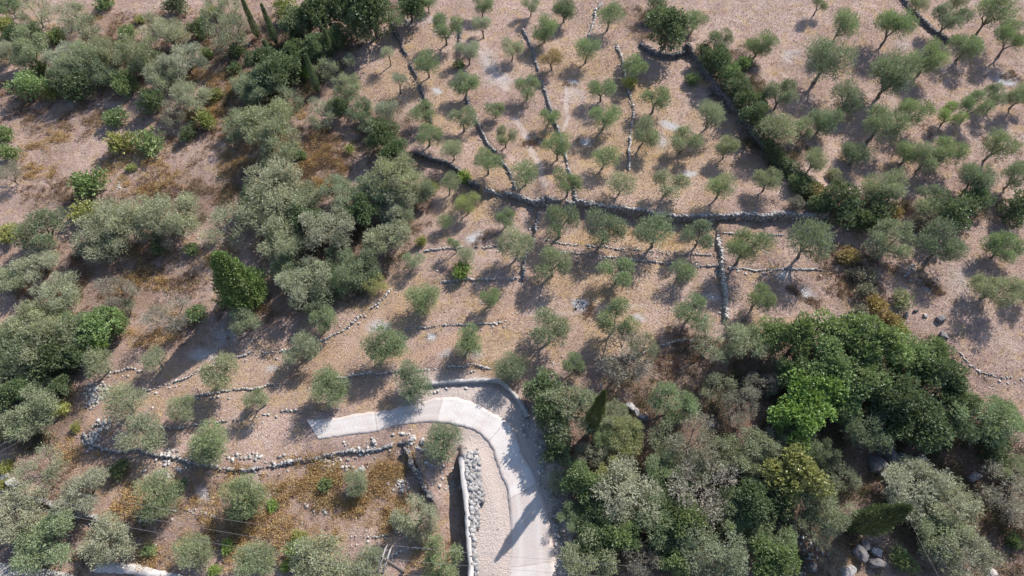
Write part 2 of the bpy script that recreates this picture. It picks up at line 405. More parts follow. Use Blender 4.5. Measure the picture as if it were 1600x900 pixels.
def bsdf(nt, out, colr, rough=.9, bump=None, bstr=.4, bdist=.05, spec=.2):
    b = nt.nodes.new('ShaderNodeBsdfPrincipled')
    if hasattr(colr, 'links'): L(nt, colr, b.inputs['Base Color'])
    else: b.inputs['Base Color'].default_value = (*colr, 1)
    b.inputs['Roughness'].default_value = rough
    b.inputs['Specular IOR Level'].default_value = spec
    if bump is not None:
        bn = nt.nodes.new('ShaderNodeBump'); bn.inputs['Strength'].default_value = bstr; bn.inputs['Distance'].default_value = bdist
        L(nt, bump, bn.inputs['Height']); L(nt, bn.outputs[0], b.inputs['Normal'])
    L(nt, b.outputs[0], out.inputs[0])
    return b
def objco(nt):
    g = nt.nodes.new('ShaderNodeNewGeometry'); return g.outputs['Position']

COL_BASE = [(0.0, (.20,.135,.115)), (.38, (.36,.255,.220)), (.6, (.50,.370,.320)), (1.0, (.60,.47,.42))]
COL_GOLD = ((.62,.45,.20), (.34,.22,.11))
COL_OR = ((.38,.24,.12), (.17,.105,.07))
# ground
mg, nt, out = new_mat('ground_soil')
pos = objco(nt)
n1 = noise(nt, pos, .35, 6, .65); n2 = noise(nt, pos, 2.4, 5, .7); n3 = noise(nt, pos, 9, 4, .7)
n0 = noise(nt, pos, .09, 3, .55)
mott = mth(nt, 'ADD', mth(nt, 'MULTIPLY', n0, .28), mth(nt, 'ADD', mth(nt, 'MULTIPLY', n1, .30), mth(nt, 'ADD', mth(nt, 'MULTIPLY', n2, .22), mth(nt, 'MULTIPLY', n3, .20))))
base = ramp(nt, mott, [(.36, COL_BASE[0][1]), (.45, COL_BASE[1][1]), (.53, COL_BASE[2][1]), (.62, COL_BASE[3][1])])
warm = mth(nt, 'MULTIPLY', mth(nt, 'SUBTRACT', noise(nt, pos, .55, 4, .6), .5), 5, True)
base = mix(nt, mth(nt, 'MULTIPLY', warm, .85), base, mix(nt, n3, (.34,.23,.13), (.58,.42,.23)))
n4 = noise(nt, pos, 3.6, 3, .75)
speck = mth(nt, 'MULTIPLY', mth(nt, 'SUBTRACT', .50, n4), 6, True)
base = mix(nt, mth(nt, 'MULTIPLY', speck, .6), base, (.21,.14,.115))
n6 = noise(nt, pos, 1.5, 5, .75)
base = mix(nt, mth(nt, 'MULTIPLY', mth(nt, 'MULTIPLY', mth(nt, 'SUBTRACT', n6, .56), 8, True), .55), base, (.60,.44,.20))
base = mix(nt, mth(nt, 'MULTIPLY', mth(nt, 'MULTIPLY', mth(nt, 'SUBTRACT', .42, n6), 8, True), .45), base, (.27,.20,.20))
A1 = attr(nt, 'cover_a'); A2 = attr(nt, 'cover_b')
s1 = nt.nodes.new('ShaderNodeSeparateColor'); L(nt, A1.outputs['Color'], s1.inputs[0])
s2 = nt.nodes.new('ShaderNodeSeparateColor'); L(nt, A2.outputs['Color'], s2.inputs[0])
def broken(m, nz, k=1.6):
    return mth(nt, 'MULTIPLY', m, mth(nt, 'ADD', mth(nt, 'MULTIPLY', nz, k), .1), True)
c = mix(nt, broken(s1.outputs[0], n2, 1.5), base, mix(nt, n3, COL_GOLD[1], COL_GOLD[0]))
n7 = noise(nt, pos, 1.1, 5, .7)
c = mix(nt, mth(nt, 'MULTIPLY', mth(nt, 'MULTIPLY', s1.outputs[1], 1.1), mth(nt, 'MULTIPLY', mth(nt, 'SUBTRACT', n7, .40), 5, True), True), c, mix(nt, n3, COL_OR[1], COL_OR[0]))
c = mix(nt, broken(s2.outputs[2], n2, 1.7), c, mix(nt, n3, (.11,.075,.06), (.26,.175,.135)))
c = mix(nt, broken(s2.outputs[0], n1, 1.7), c, mix(nt, n3, (.40,.25,.17), (.58,.41,.31)))
c = mix(nt, broken(s1.outputs[2], n2, 2.4), c, mix(nt, n3, (.36,.35,.36), (.66,.64,.64)))
c = mix(nt, broken(s2.outputs[1], n1, 1.6), c, mix(nt, n3, (.46,.37,.33), (.66,.58,.54)))
vor = nt.nodes.new('ShaderNodeTexVoronoi'); vor.inputs['Scale'].default_value = 2.6; L(nt, pos, vor.inputs['Vector'])
vor.inputs['Scale'].default_value = 3.2
n5 = noise(nt, pos, 5.5, 6, .8)
bh = mth(nt, 'ADD', mth(nt, 'MULTIPLY', n3, .8), mth(nt, 'ADD', mth(nt, 'MULTIPLY', n2, .6), mth(nt, 'MULTIPLY', n5, .9)))
bsdf(nt, out, c, .95, bh, 1.0, .30, .1)

# plants of the ground, coloured by their own vertex tones
def cover_mat(name, stops, tr=.15):
    m, nt, out = new_mat(name)
    t = attr(nt, 'tone').outputs['Fac']
    c = ramp(nt, t, stops)
    d = nt.nodes.new('ShaderNodeBsdfDiffuse'); L(nt, c, d.inputs[0])
    q = nt.nodes.new('ShaderNodeBsdfTranslucent'); L(nt, c, q.inputs[0])
    mx = nt.nodes.new('ShaderNodeMixShader'); mx.inputs[0].default_value = tr
    L(nt, d.outputs[0], mx.inputs[1]); L(nt, q.outputs[0], mx.inputs[2]); L(nt, mx.outputs[0], out.inputs[0])
    return m
m_straw = cover_mat('dry_straw', [(0, (.28,.19,.15)), (.3, (.46,.34,.28)), (.5, (.60,.46,.39)), (.62, (.56,.40,.19)), (.8, (.64,.47,.21)), (1, (.38,.24,.11))])
m_brack = cover_mat('dry_bracken', [(0, (.19,.12,.07)), (.3, (.34,.22,.11)), (.55, (.46,.31,.14)), (.8, (.54,.40,.20)), (1, (.30,.28,.13))])
m_heath = cover_mat('heath_twigs', [(0, (.12,.075,.06)), (.35, (.22,.15,.12)), (.6, (.30,.20,.13)), (.8, (.38,.25,.12)), (1, (.17,.17,.08))])
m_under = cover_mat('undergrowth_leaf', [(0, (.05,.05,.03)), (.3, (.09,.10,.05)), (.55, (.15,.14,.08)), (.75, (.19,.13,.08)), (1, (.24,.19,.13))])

def leaf_mat(name, back=1.0, tr=.25, var=.35):
    m, nt, out = new_mat(name)
    oi = nt.nodes.new('ShaderNodeObjectInfo')
    t = attr(nt, 'tone').outputs['Fac']
    v = mth(nt, 'ADD', mth(nt, 'MULTIPLY', t, var * 2), 1 - var)
    c = mix(nt, 1.0, oi.outputs['Color'], v, 'MULTIPLY')
    vv = nt.nodes.new('ShaderNodeCombineColor')
    for k in range(3): L(nt, v, vv.inputs[k])
    c = mix(nt, 1.0, oi.outputs['Color'], vv.outputs[0], 'MULTIPLY')
    # some leaves dry, some fresh
    g = nt.nodes.new('ShaderNodeNewGeometry')
    pale = mix(nt, .30 * back, c, (.42,.44,.36))
    c2 = mix(nt, g.outputs['Backfacing'], c, pale)
    d = nt.nodes.new('ShaderNodeBsdfDiffuse'); L(nt, c2, d.inputs[0])
    q = nt.nodes.new('ShaderNodeBsdfTranslucent'); L(nt, mix(nt, .25, c, (.25,.32,.06)), q.inputs[0])
    gl = nt.nodes.new('ShaderNodeBsdfGlossy'); gl.inputs['Roughness'].default_value = .45; gl.inputs[0].default_value = (.9,.95,1,1)
    mx = nt.nodes.new('ShaderNodeMixShader'); mx.inputs[0].default_value = tr
    L(nt, d.outputs[0], mx.inputs[1]); L(nt, q.outputs[0], mx.inputs[2])
    m2 = nt.nodes.new('ShaderNodeMixShader'); m2.inputs[0].default_value = .035
    L(nt, mx.outputs[0], m2.inputs[1]); L(nt, gl.outputs[0], m2.inputs[2]); L(nt, m2.outputs[0], out.inputs[0])
    return m
m_olive = leaf_mat('olive_leaf', 1.0, .33, .40)
m_broad = leaf_mat('broad_leaf', .2, .30, .40)
m_needle = leaf_mat('cypress_leaf', .1, .12, .40)

m_bark, nt, out = new_mat('bark')
pos = nt.nodes.new('ShaderNodeTexCoord').outputs['Object']
nb = noise(nt, pos, 9, 5, .7)
bsdf(nt, out, mix(nt, nb, (.07,.055,.045), (.24,.20,.17)), .95, nb, .8, .05)

def stone_mat(name, dark, light, lichen=(.17,.16,.14)):
    m, nt, out = new_mat(name)
    pos = objco(nt)
    n_a = noise(nt, pos, 3, 5, .7); n_b = noise(nt, pos, 14, 4, .7)
    t = attr(nt, 'tone').outputs['Fac']
    c = mix(nt, mth(nt, 'ADD', mth(nt, 'MULTIPLY', t, .7), mth(nt, 'MULTIPLY', n_b, .4), True), dark, light)
    c = mix(nt, mth(nt, 'MULTIPLY', mth(nt, 'GREATER_THAN', n_a, .58), .55), c, lichen)
    bsdf(nt, out, c, .9, mth(nt, 'ADD', n_b, n_a), .9, .10)
    return m
m_stone = stone_mat('limestone', (.16,.15,.15), (.46,.44,.43))
m_white = stone_mat('pale_limestone', (.24,.215,.20), (.60,.565,.53))
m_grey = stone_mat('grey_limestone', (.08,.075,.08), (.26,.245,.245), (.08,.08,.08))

# ------------------------------------------------------------------ ground: one sheet out to the horizon
def axis(lo, hi, step, far):
    a = list(np.arange(lo, hi + step / 2, step))
    s = step; v = a[-1]; e = []
    while v < far: s *= 1.35; v += s; e.append(v)
    s = step; v = a[0]; f = []
    while v > -far: s *= 1.35; v -= s; f.append(v)
    return np.array(f[::-1] + a + e)
gx = axis(-90, 90, .27, 2500); gy = axis(0, 97, .27, 2500)
X, Y = np.meshgrid(gx, gy)
xf, yf = X.ravel(), Y.ravel()
Z = height(xf, yf)
gold, orange, ash, soil, trail, forest = masks(xf, yf)
nx_, ny_ = len(gx), len(gy)
i0 = (np.arange(ny_ - 1)[:, None] * nx_ + np.arange(nx_ - 1)[None]).ravel()
F = np.stack([i0, i0 + 1, i0 + nx_ + 1, i0 + nx_], 1)
one = np.ones_like(xf)
me = mesh_np('ground', np.stack([xf, yf, Z], 1), F, mg, True,
             {'cover_a': ('FLOAT_COLOR', np.stack([gold, orange, ash, one], 1)), 'cover_b': ('FLOAT_COLOR', np.stack([soil, trail, forest, one], 1))})
tag(add('ground', me), 'dry pinkish hillside of terraces with straw and bare soil', kind='structure')

# ------------------------------------------------------------------ concrete road with its bend
def road_height(x, y): return 0.35
m_conc, nt, out = new_mat('brushed_concrete')
pos = objco(nt)
al = attr(nt, 'along').outputs['Fac']; ac = attr(nt, 'across').outputs['Fac']
nA = noise(nt, pos, .8, 6, .7); nB = noise(nt, pos, 10, 4, .7)
fr = mth(nt, 'FRACT', mth(nt, 'ADD', mth(nt, 'MULTIPLY', al, 2.6), mth(nt, 'MULTIPLY', nB, .7)))
groove = mth(nt, 'LESS_THAN', fr, .3)
sec = mth(nt, 'ADD', mth(nt, 'MULTIPLY', al, 1 / 6.3), mth(nt, 'MULTIPLY', nA, .05))
big = mth(nt, 'LESS_THAN', mth(nt, 'FRACT', sec), .014)
wnz = nt.nodes.new('ShaderNodeTexWhiteNoise'); wnz.noise_dimensions = '1D'; L(nt, mth(nt, 'FLOOR', sec), wnz.inputs['W'])
nC = noise(nt, pos, .45, 6, .72); nD = noise(nt, pos, 4.5, 5, .75)
c = mix(nt, wnz.outputs['Value'], (.39,.355,.34), (.53,.505,.49))
c = mix(nt, mth(nt, 'MULTIPLY', mth(nt, 'SUBTRACT', nC, .42), 3.5, True), c, (.40,.34,.31))
c = mix(nt, mth(nt, 'MULTIPLY', groove, .06), c, (.34,.29,.27))
c = mix(nt, mth(nt, 'MULTIPLY', big, .6), c, (.25,.20,.16))
# two wheel tracks worn paler, a dusty crown between them
trk = mth(nt, 'ABSOLUTE', mth(nt, 'SUBTRACT', mth(nt, 'ABSOLUTE', mth(nt, 'SUBTRACT', ac, .5)), .21))
c = mix(nt, mth(nt, 'MULTIPLY', mth(nt, 'SUBTRACT', .10, trk), 3.0, True), c, (.55,.525,.51))
# dust, straw and grit gathered along the edges
ed = mth(nt, 'MULTIPLY', mth(nt, 'ADD', mth(nt, 'SUBTRACT', mth(nt, 'ABSOLUTE', mth(nt, 'SUBTRACT', ac, .5)), .44), mth(nt, 'MULTIPLY', mth(nt, 'SUBTRACT', nD, .42), .6)), 6, True)
c = mix(nt, ed, c, mix(nt, nB, (.33,.26,.225), (.56,.47,.42)))
pebb = mth(nt, 'MULTIPLY', mth(nt, 'SUBTRACT', nD, .55), 4, True)
c = mix(nt, mth(nt, 'MULTIPLY', pebb, .5), c, (.36,.30,.27))
bsdf(nt, out, c, .95, mth(nt, 'ADD', mth(nt, 'MULTIPLY', groove, -.1), mth(nt, 'ADD', nB, nD)), .5, .05, .1)
NC = 9
ro = n_resample(RO, 180); ri = n_resample(RI, 180)
rr = np.random.default_rng(3)
je = np.convolve(rr.normal(0, .22, 186), np.ones(9) / 9, 'same')[:180] + rr.normal(0, .02, 180); jf = np.convolve(rr.normal(0, .22, 186), np.ones(9) / 9, 'same')[:180] + rr.normal(0, .02, 180)
dirn = (ro - ri) / np.linalg.norm(ro - ri, axis=1)[:, None]
ro = ro + dirn * je[:, None]; ri = ri + dirn * jf[:, None]
cl = (ro + ri) / 2; cum = np.concatenate([[0], np.cumsum(np.hypot(*(cl[1:] - cl[:-1]).T))])
V = []; at = []; ax_ = []
for j in range(-1, NC + 1):
    t = min(max(j / (NC - 1), 0), 1)
    p = ri * (1 - t) + ro * t
    z = .385 + .0 * cum if 0 <= j < NC else .2
    z = z * np.ones(180)
    V.append(np.concatenate([p, z[:, None]], 1)); at.append(cum); ax_.append(np.full(180, t))
V = np.concatenate(V); nrow = NC + 2
F = np.array([(j * 180 + i, (j + 1) * 180 + i, (j + 1) * 180 + i + 1, j * 180 + i + 1) for j in range(nrow - 1) for i in range(179)])[:, ::-1]
me = mesh_np('road', V, F, m_conc, False, {'along': ('FLOAT', np.concatenate(at)), 'across': ('FLOAT', np.concatenate(ax_))})
tag(add('road', me), 'pale brushed concrete lane bending around the terraces', kind='structure')

# asphalt lane in the bottom corner
m_asph, nt, out = new_mat('worn_asphalt')
pos = objco(nt); nA = noise(nt, pos, 1.2, 5, .7); nB = noise(nt, pos, 20, 3, .7)
bsdf(nt, out, mix(nt, mth(nt, 'ADD', mth(nt, 'MULTIPLY', nA, .6), mth(nt, 'MULTIPLY', nB, .4)), (.20,.195,.19), (.36,.35,.335)), .9, nB, .4, .02)
ea = n_resample(PL([(-70,868),(0,879),(71,888),(107,896),(140,908),(170,925)]), 30)
eb = ea + np.array([-1.4, -5.0])
hz = max(height(ea[:, 0], ea[:, 1]).max(), height(eb[:, 0], eb[:, 1]).max(), height((ea[:, 0] + eb[:, 0]) / 2, (ea[:, 1] + eb[:, 1]) / 2).max()) + .05
V = np.concatenate([np.c_[ea, np.full(30, hz - .6)], np.c_[ea, np.full(30, hz)], np.c_[eb, np.full(30, hz)], np.c_[eb, np.full(30, hz - .6)]])
F = np.array([(j * 30 + i, j * 30 + i + 1, (j + 1) * 30 + i + 1, (j + 1) * 30 + i) for j in range(3) for i in range(29)])
me = mesh_np('street', V, F[:, ::-1], m_asph)
tag(add('street', me), 'grey asphalt lane in tree shade at the bottom corner', kind='structure')

# ------------------------------------------------------------------ dry stone walls
def build_wall(idx, w, poly):
    name, label, pts, hgt, side, reach, tone, wid = w
    rg = np.random.default_rng(100 + idx)
    edging = name in ('terrace_edging', 'stone_edging')
    wid = wid * (1. if edging else .62)
    st = .15 if edging else .2
    p = resample(poly, st)
    d = np.gradient(p, axis=0); d /= np.linalg.norm(d, axis=1)[:, None]
    nrm = np.stack([-d[:, 1], d[:, 0]], 1)      # left = high side
    wob = np.convolve(rg.normal(0, .30, len(p) + 8), np.ones(9) / 9, 'same')[4:4 + len(p)]
    p = p + nrm * wob[:, None]
    C = []; S = []
    rows = max(1, int(round(wid / .17)))
    lo = height(p[:, 0] - nrm[:, 0] * .42, p[:, 1] - nrm[:, 1] * .42)
    hi = height(p[:, 0] + nrm[:, 0] * .42, p[:, 1] + nrm[:, 1] * .42)
    gapn = vnoise(p[:, 0], p[:, 1], 2.2, 20 + idx)
    tops = np.maximum(hi, lo + (.06 if edging else .10)) + .02 + (.05 if edging else .10) * gapn
    low = gapn < .25
    tops[low] = lo[low] + .55 * (tops[low] - lo[low])
    tops[0] = lo[0] + .5 * (tops[0] - lo[0]); tops[-1] = lo[-1] + .5 * (tops[-1] - lo[-1])
    for i in range(len(p)):
        top = tops[i]
        nc = max(1, int(math.ceil((top - lo[i]) / .17)))
        for c_ in range(nc):
            z = lo[i] - .02 + (c_ + .5) * (top - lo[i]) / nc
            for r in range(rows):
                if c_ < nc - 1 and r > 0: continue                  # only the face below the top course
                if c_ == nc - 1 and rg.random() < (.3 if edging else .18): continue
                off = (r - (rows - 1) / 2) * wid / rows
                q = p[i] + nrm[i] * (off + rg.normal(0, .04)) + d[i] * rg.normal(0, .05)
                C.append((q[0], q[1], z + rg.normal(0, .03)))
                s = rg.uniform(.6, 1.25)
                if edging: s *= .72
                S.append((.15 * s * rg.uniform(.6, 1.5), .105 * s * rg.uniform(.7, 1.2), min((top - lo[i]) / nc * .6, .11) * rg.uniform(.8, 1.2)))
        if rg.random() < (.12 if edging else .3):
            off = -rg.uniform(.2, .9); q = p[i] + nrm[i] * off
            s = rg.uniform(.04, .11)
            C.append((q[0], q[1], lo[i] + s * .4)); S.append((s * 1.2, s, s * .7))
    V, F, t = rocks_np(np.array(C), np.array(S), rg)
    # hearting of small packed stone that the big ones are bedded in
    n = len(p); a = p + nrm * wid * .42; b = p - nrm * wid * .42; zt_ = tops - (.09 if edging else .06)
    V2 = np.concatenate([np.c_[a, lo - .25], np.c_[a, zt_], np.c_[b, zt_], np.c_[b, lo - .25]])
    V2 += rg.normal(0, .02, V2.shape)
    F2 = np.array([(k * n + i, ((k + 1) % 4) * n + i, ((k + 1) % 4) * n + i + 1, k * n + i + 1) for k in range(4) for i in range(n - 1)] + [(0, n, 2 * n, 3 * n), (n - 1, 4 * n - 1, 3 * n - 1, 2 * n - 1)])[:, ::-1] + len(V)
    V = np.concatenate([V, V2]); F = np.concatenate([F, F2]); t = np.concatenate([t, rg.uniform(0, .25, len(V2))])
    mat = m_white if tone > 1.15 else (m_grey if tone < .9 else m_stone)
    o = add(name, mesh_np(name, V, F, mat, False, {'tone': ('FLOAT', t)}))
    tag(o, label, 'stone wall', 'terrace and boundary walls of stone')
for i, (w, poly) in enumerate(zip(WALLS, WPOLY)):
    build_wall(i, w, poly)

# the high retaining wall beside the road: concrete coping, stone fill, face
rw = bpy.data.objects.new('retaining_wall', None); col.objects.link(rw)
tag(rw, 'high retaining wall below the concrete road, white coping and heaped stones on top', 'retaining wall')
bp = resample(BIGP, .5)
x0, y0 = bp[0]
rw.location = (x0, y0, 0)
d = np.gradient(bp, axis=0); d /= np.linalg.norm(d, axis=1)[:, None]
nr = np.stack([-d[:, 1], d[:, 0]], 1)
zt = 1.45
def strip(off_a, off_b, z_a, z_b, name, mat):
    rg = np.random.default_rng(5)
    a = bp + nr * off_a; b = bp + nr * off_b
    n = len(bp)
    V = np.concatenate([np.c_[a, np.full(n, z_a)], np.c_[a, np.full(n, z_b)], np.c_[b, np.full(n, z_b)], np.c_[b, np.full(n, z_a)]])
    V[:, 2] += rg.normal(0, .03, len(V)); V[:, :2] += rg.normal(0, .045, (len(V), 2))
    V[:, 0] -= x0; V[:, 1] -= y0
    F = [(k * n + i, ((k + 1) % 4) * n + i, ((k + 1) % 4) * n + i + 1, k * n + i + 1) for k in range(4) for i in range(n - 1)]
    F += [(0, n, 2 * n, 3 * n), (n - 1, 4 * n - 1, 3 * n - 1, 2 * n - 1)]
    me = mesh_np(name, V, F, mat, False, {'tone': ('FLOAT', rg.random(len(V)))})
    return add(name, me, rw)
m_cop, nt, out = new_mat('coping_concrete')
pos = objco(nt); nA = noise(nt, pos, 2.5, 6, .75)
bsdf(nt, out, mix(nt, nA, (.24,.225,.215), (.56,.53,.51)), .9, nA, .5, .05)
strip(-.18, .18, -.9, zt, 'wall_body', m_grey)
strip(-.22, .22, zt + .003, zt + .13, 'coping', m_cop)
rg = np.random.default_rng(8)
C = []; S = []
for k in range(2300):
    t = rg.random() ** 1.5; i = int(t * (len(bp) - 1)); 
    wmax = 1.35 if t < .42 else (.8 if t < .6 else .3)
    off = .26 + rg.random() * wmax
    q = bp[i] + nr[i] * off + d[i] * rg.normal(0, .2)
    s = rg.uniform(.04, .11) * (1.7 if rg.random() < .12 else 1)
    C.append((q[0] - x0, q[1] - y0, zt - .02 - off * .12 + s * .5)); S.append((s * 1.2, s, s * .75))
V, F, t = rocks_np(np.array(C), np.array(S), rg)
add('stone_fill', mesh_np('stone_fill', V, F, m_stone, False, {'tone': ('FLOAT', t)}), rw)

# kerb wall on the outer side of the bend
def ribbon_wall(name, label, cat, pts, wid, z0, z1, mat, jit=.02):
    p = resample(PL(pts), .35); d = np.gradient(p, axis=0); d /= np.linalg.norm(d, axis=1)[:, None]
    nr_ = np.stack([-d[:, 1], d[:, 0]], 1); n = len(p); rg = np.random.default_rng(len(pts))
    hb = height(p[:, 0], p[:, 1])
    hb = np.convolve(np.pad(hb, 3, 'edge'), np.ones(7) / 7, 'valid')
    a, b = p + nr_ * wid / 2, p - nr_ * wid / 2
    V = np.concatenate([np.c_[a, hb + z0], np.c_[a, hb + z1], np.c_[b, hb + z1], np.c_[b, hb + z0]])
    V += rg.normal(0, jit, V.shape)
    F = [(k * n + i, ((k + 1) % 4) * n + i, ((k + 1) % 4) * n + i + 1, k * n + i + 1) for k in range(4) for i in range(n - 1)]
    F += [(0, n, 2 * n, 3 * n), (n - 1, 4 * n - 1, 3 * n - 1, 2 * n - 1)]
    F = np.array(F)[:, ::-1]
    return tag(add(name, mesh_np(name, V, F, mat, False, {'tone': ('FLOAT', rg.random(len(V)))})), label, cat)
m_kerb, nt, out = new_mat('weathered_concrete')
pos = objco(nt); nA = noise(nt, pos, 2.0, 6, .75)
nA2 = noise(nt, pos, 7, 5, .75)
c = mix(nt, nA, (.17,.165,.17), (.52,.50,.49))
c = mix(nt, mth(nt, 'MULTIPLY', mth(nt, 'SUBTRACT', nA2, .5), 5, True), c, (.20,.185,.175))
bsdf(nt, out, c, .9, nA2, .9, .08)
ribbon_wall('parapet_wall', 'low weathered grey concrete parapet curving round the outside of the road bend', 'parapet',
            [(668,603),(700,600),(740,597),(772,597),(783,599),(797,611),(808,625),(818,640),(826,655)], .38, -.4, .42, m_kerb, .05)
ribbon_wall('concrete_channel', 'pale concrete drainage channel beside the shaded asphalt lane', 'drain',
            [(149,885),(180,887),(213,890),(245,899),(262,903),(290,910)], .8, -.4, .22, m_cop, .06)

# ------------------------------------------------------------------ dry grass, bracken, undergrowth, loose stones (uncountable)
def in_view(n, seed, ylo=-20, yhi=930, xlo=-30, xhi=1630):
    rg = np.random.default_rng(seed)
    px = rg.uniform(xlo, xhi, n * 3); py = rg.uniform(ylo, yhi, n * 3)
    v = -(py - 450) / FPX; dz = v * ST - CT; t = -CAM_H / dz
    wgt = t ** 3; wgt /= wgt.max()
    k = rg.random(n * 3) < np.maximum(wgt, .12)
    px, py, t = px[k][:n], py[k][:n], t[k][:n]
    u = (px - 800) / FPX; v = v[k][:n]
    return u * t, (v * CT + ST) * t

m = 400000
tx, ty = in_view(m, 21)
gold, orange, ash, soil, trail, forest = masks(tx, ty)
rd, rs, ro_ = seg_dist(tx, ty, ROAD_C[::4])
rg = np.random.default_rng(22)
clump = vnoise(tx, ty, 1.3, 30) * .6 + vnoise(tx, ty, 5, 31) * .5
keep = (rg.random(len(tx)) < np.clip(clump * 1.5 + .15 - ash * 1.2 - soil * .8 - trail * 1.2, .02, 1)) & ((rd > ROAD_W - .35 + .5 * rg.random(len(tx))) | (ro_ > .2))
tx, ty, gold, orange, clump = tx[keep], ty[keep], gold[keep], orange[keep], clump[keep]
n = len(tx)
tz = height(tx, ty)
pat = vnoise(tx, ty, .9, 77)
tone = np.clip(rg.random(n) * .3 + pat * .25 + ((pat > .5) & (rg.random(n) < gold * 1.3 + .15)) * .45 + (rg.random(n) < orange * .7) * .45, 0, 1)
NBL = 5
sz = (.05 + .11 * rg.random(n) ** 2) * (1 + gold * .35)
ang = rg.random((n, NBL)) * 2 * math.pi; tilt = rg.uniform(.35, 1.15, (n, NBL))
hx = np.cos(ang) * tilt; hy = np.sin(ang) * tilt
tip = np.stack([tx[:, None] + hx * sz[:, None], ty[:, None] + hy * sz[:, None], tz[:, None] + sz[:, None] * rg.uniform(.5, 1.1, (n, NBL))], -1)
bw = sz[:, None] * .15
bx = np.stack([tx[:, None] - np.sin(ang) * bw + hx * .1 * sz[:, None], ty[:, None] + np.cos(ang) * bw + hy * .1 * sz[:, None], np.broadcast_to(tz[:, None] - .02, (n, NBL))], -1)
by = np.stack([tx[:, None] + np.sin(ang) * bw + hx * .1 * sz[:, None], ty[:, None] - np.cos(ang) * bw + hy * .1 * sz[:, None], np.broadcast_to(tz[:, None] - .02, (n, NBL))], -1)
V = np.stack([bx, by, tip], 2).reshape(-1, 3)
F = np.arange(len(V)).reshape(-1, 3)
tag(add('dry_grass', mesh_np('dry_grass', V, F, m_straw, False, {'tone': ('FLOAT', np.repeat(tone, NBL * 3))})), 'dry straw tufts scattered over the terraces', 'grass', kind='stuff')

def leaf_quads(P0, D, Lh, Wd, rg):
    """rhombic leaves: base P0, direction D (n,3), lengths, widths"""
    n = len(P0)
    R = rg.normal(0, 1, (n, 3)); S = np.cross(D, R); S /= np.linalg.norm(S, axis=1)[:, None] + 1e-9
    mid = P0 + D * (Lh * .5)[:, None]; tipp = P0 + D * Lh[:, None]; s = S * (Wd * .5)[:, None]
    V = np.stack([P0, mid + s, tipp, mid - s], 1).reshape(-1, 3)
    # face roughly up, so that upper sides show their upper colour
    F = np.arange(4 * n).reshape(-1, 4)
    nz = S[:, 0] * D[:, 1] - S[:, 1] * D[:, 0]
    flip = nz > 0
    F[flip] = F[flip][:, ::-1]
    return V, F

def scrub(name, label, cat, mat, lst, count, seed, hgt, per, leaf, dens_pow=1., tone_f=None, lo=.0):
    x, y = in_view(count, seed)
    k0 = blobs(x, y, lst, .6)
    rg = np.random.default_rng(seed + 1)
    rd, rs, ro_ = seg_dist(x, y, ROAD_C[::4])
    k = (rg.random(len(x)) < k0 ** dens_pow * np.clip(vnoise(x, y, 1.5, seed) * 4 - 1.5, .04, 1)) & ((rd > ROAD_W + .8) | (ro_ > 1))
    x, y = x[k], y[k]; n = len(x); z = height(x, y)
    r = rg.uniform(.35, 1.0, n) * hgt
    c = np.repeat(np.stack([x, y, z], 1), per, 0); rr_ = np.repeat(r, per)
    D = rg.normal(0, 1, (n * per, 3)); D[:, 2] = np.abs(D[:, 2]) + .15; D /= np.linalg.norm(D, axis=1)[:, None]
    u = rg.uniform(.35, 1, n * per)
    P0 = c + D * (rr_ * u)[:, None] * np.array([1, 1, .75])
    D2 = D + rg.normal(0, .5, D.shape); D2 /= np.linalg.norm(D2, axis=1)[:, None]
    V, F = leaf_quads(P0, D2, rg.uniform(.7, 1.3, n * per) * leaf, rg.uniform(.3, .5, n * per) * leaf, rg)
    t = np.repeat(np.clip(rg.normal(.5, .22, n), 0, 1), per) + rg.normal(0, .1, n * per)
    tag(add(name, mesh_np(name, V, F, mat, False, {'tone': ('FLOAT', np.repeat(np.clip(t, 0, 1), 4))})), label, cat, kind='stuff')
scrub('bracken', 'rust-brown dry bracken covering the wild slopes', 'scrub', m_brack, ORANGE, 220000, 41, .62, 46, .13, 1.0)
scrub('heath', 'low grey-brown dry heath and weeds on the rough ground', 'heath', m_heath, ROUGH, 420000, 71, .36, 22, .13, 1.0)
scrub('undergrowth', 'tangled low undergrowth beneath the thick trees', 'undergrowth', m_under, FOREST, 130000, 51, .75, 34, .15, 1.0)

# loose stones
x, y = in_view(520000, 61)
k0 = np.maximum(blobs(x, y, RUBBLE, .6), .0015 + .004 * (vnoise(x, y, 4, 60) > .6))
rg = np.random.default_rng(62)
rd, rs, ro_ = seg_dist(x, y, ROAD_C[::4])
k = (rg.random(len(x)) < k0) & ((rd > ROAD_W + .1) | (ro_ > .5))
k2 = k & (blobs(x, y, RUBBLE, .6) > .1)
x, y = x[k], y[k]; big_ = k2[k]
s = np.where(big_, .03 + .11 * rg.random(len(x)) ** 3, rg.uniform(.03, .075, len(x)))
V, F, t = rocks_np(np.stack([x, y, height(x, y) + s * .35], 1), np.stack([s * 1.2, s, s * .7], 1), rg)
tag(add('loose_stones', mesh_np('loose_stones', V, F, m_white, False, {'tone': ('FLOAT', t)})), 'loose white limestone rubble strewn over terraces and heaps', 'rubble', kind='stuff')

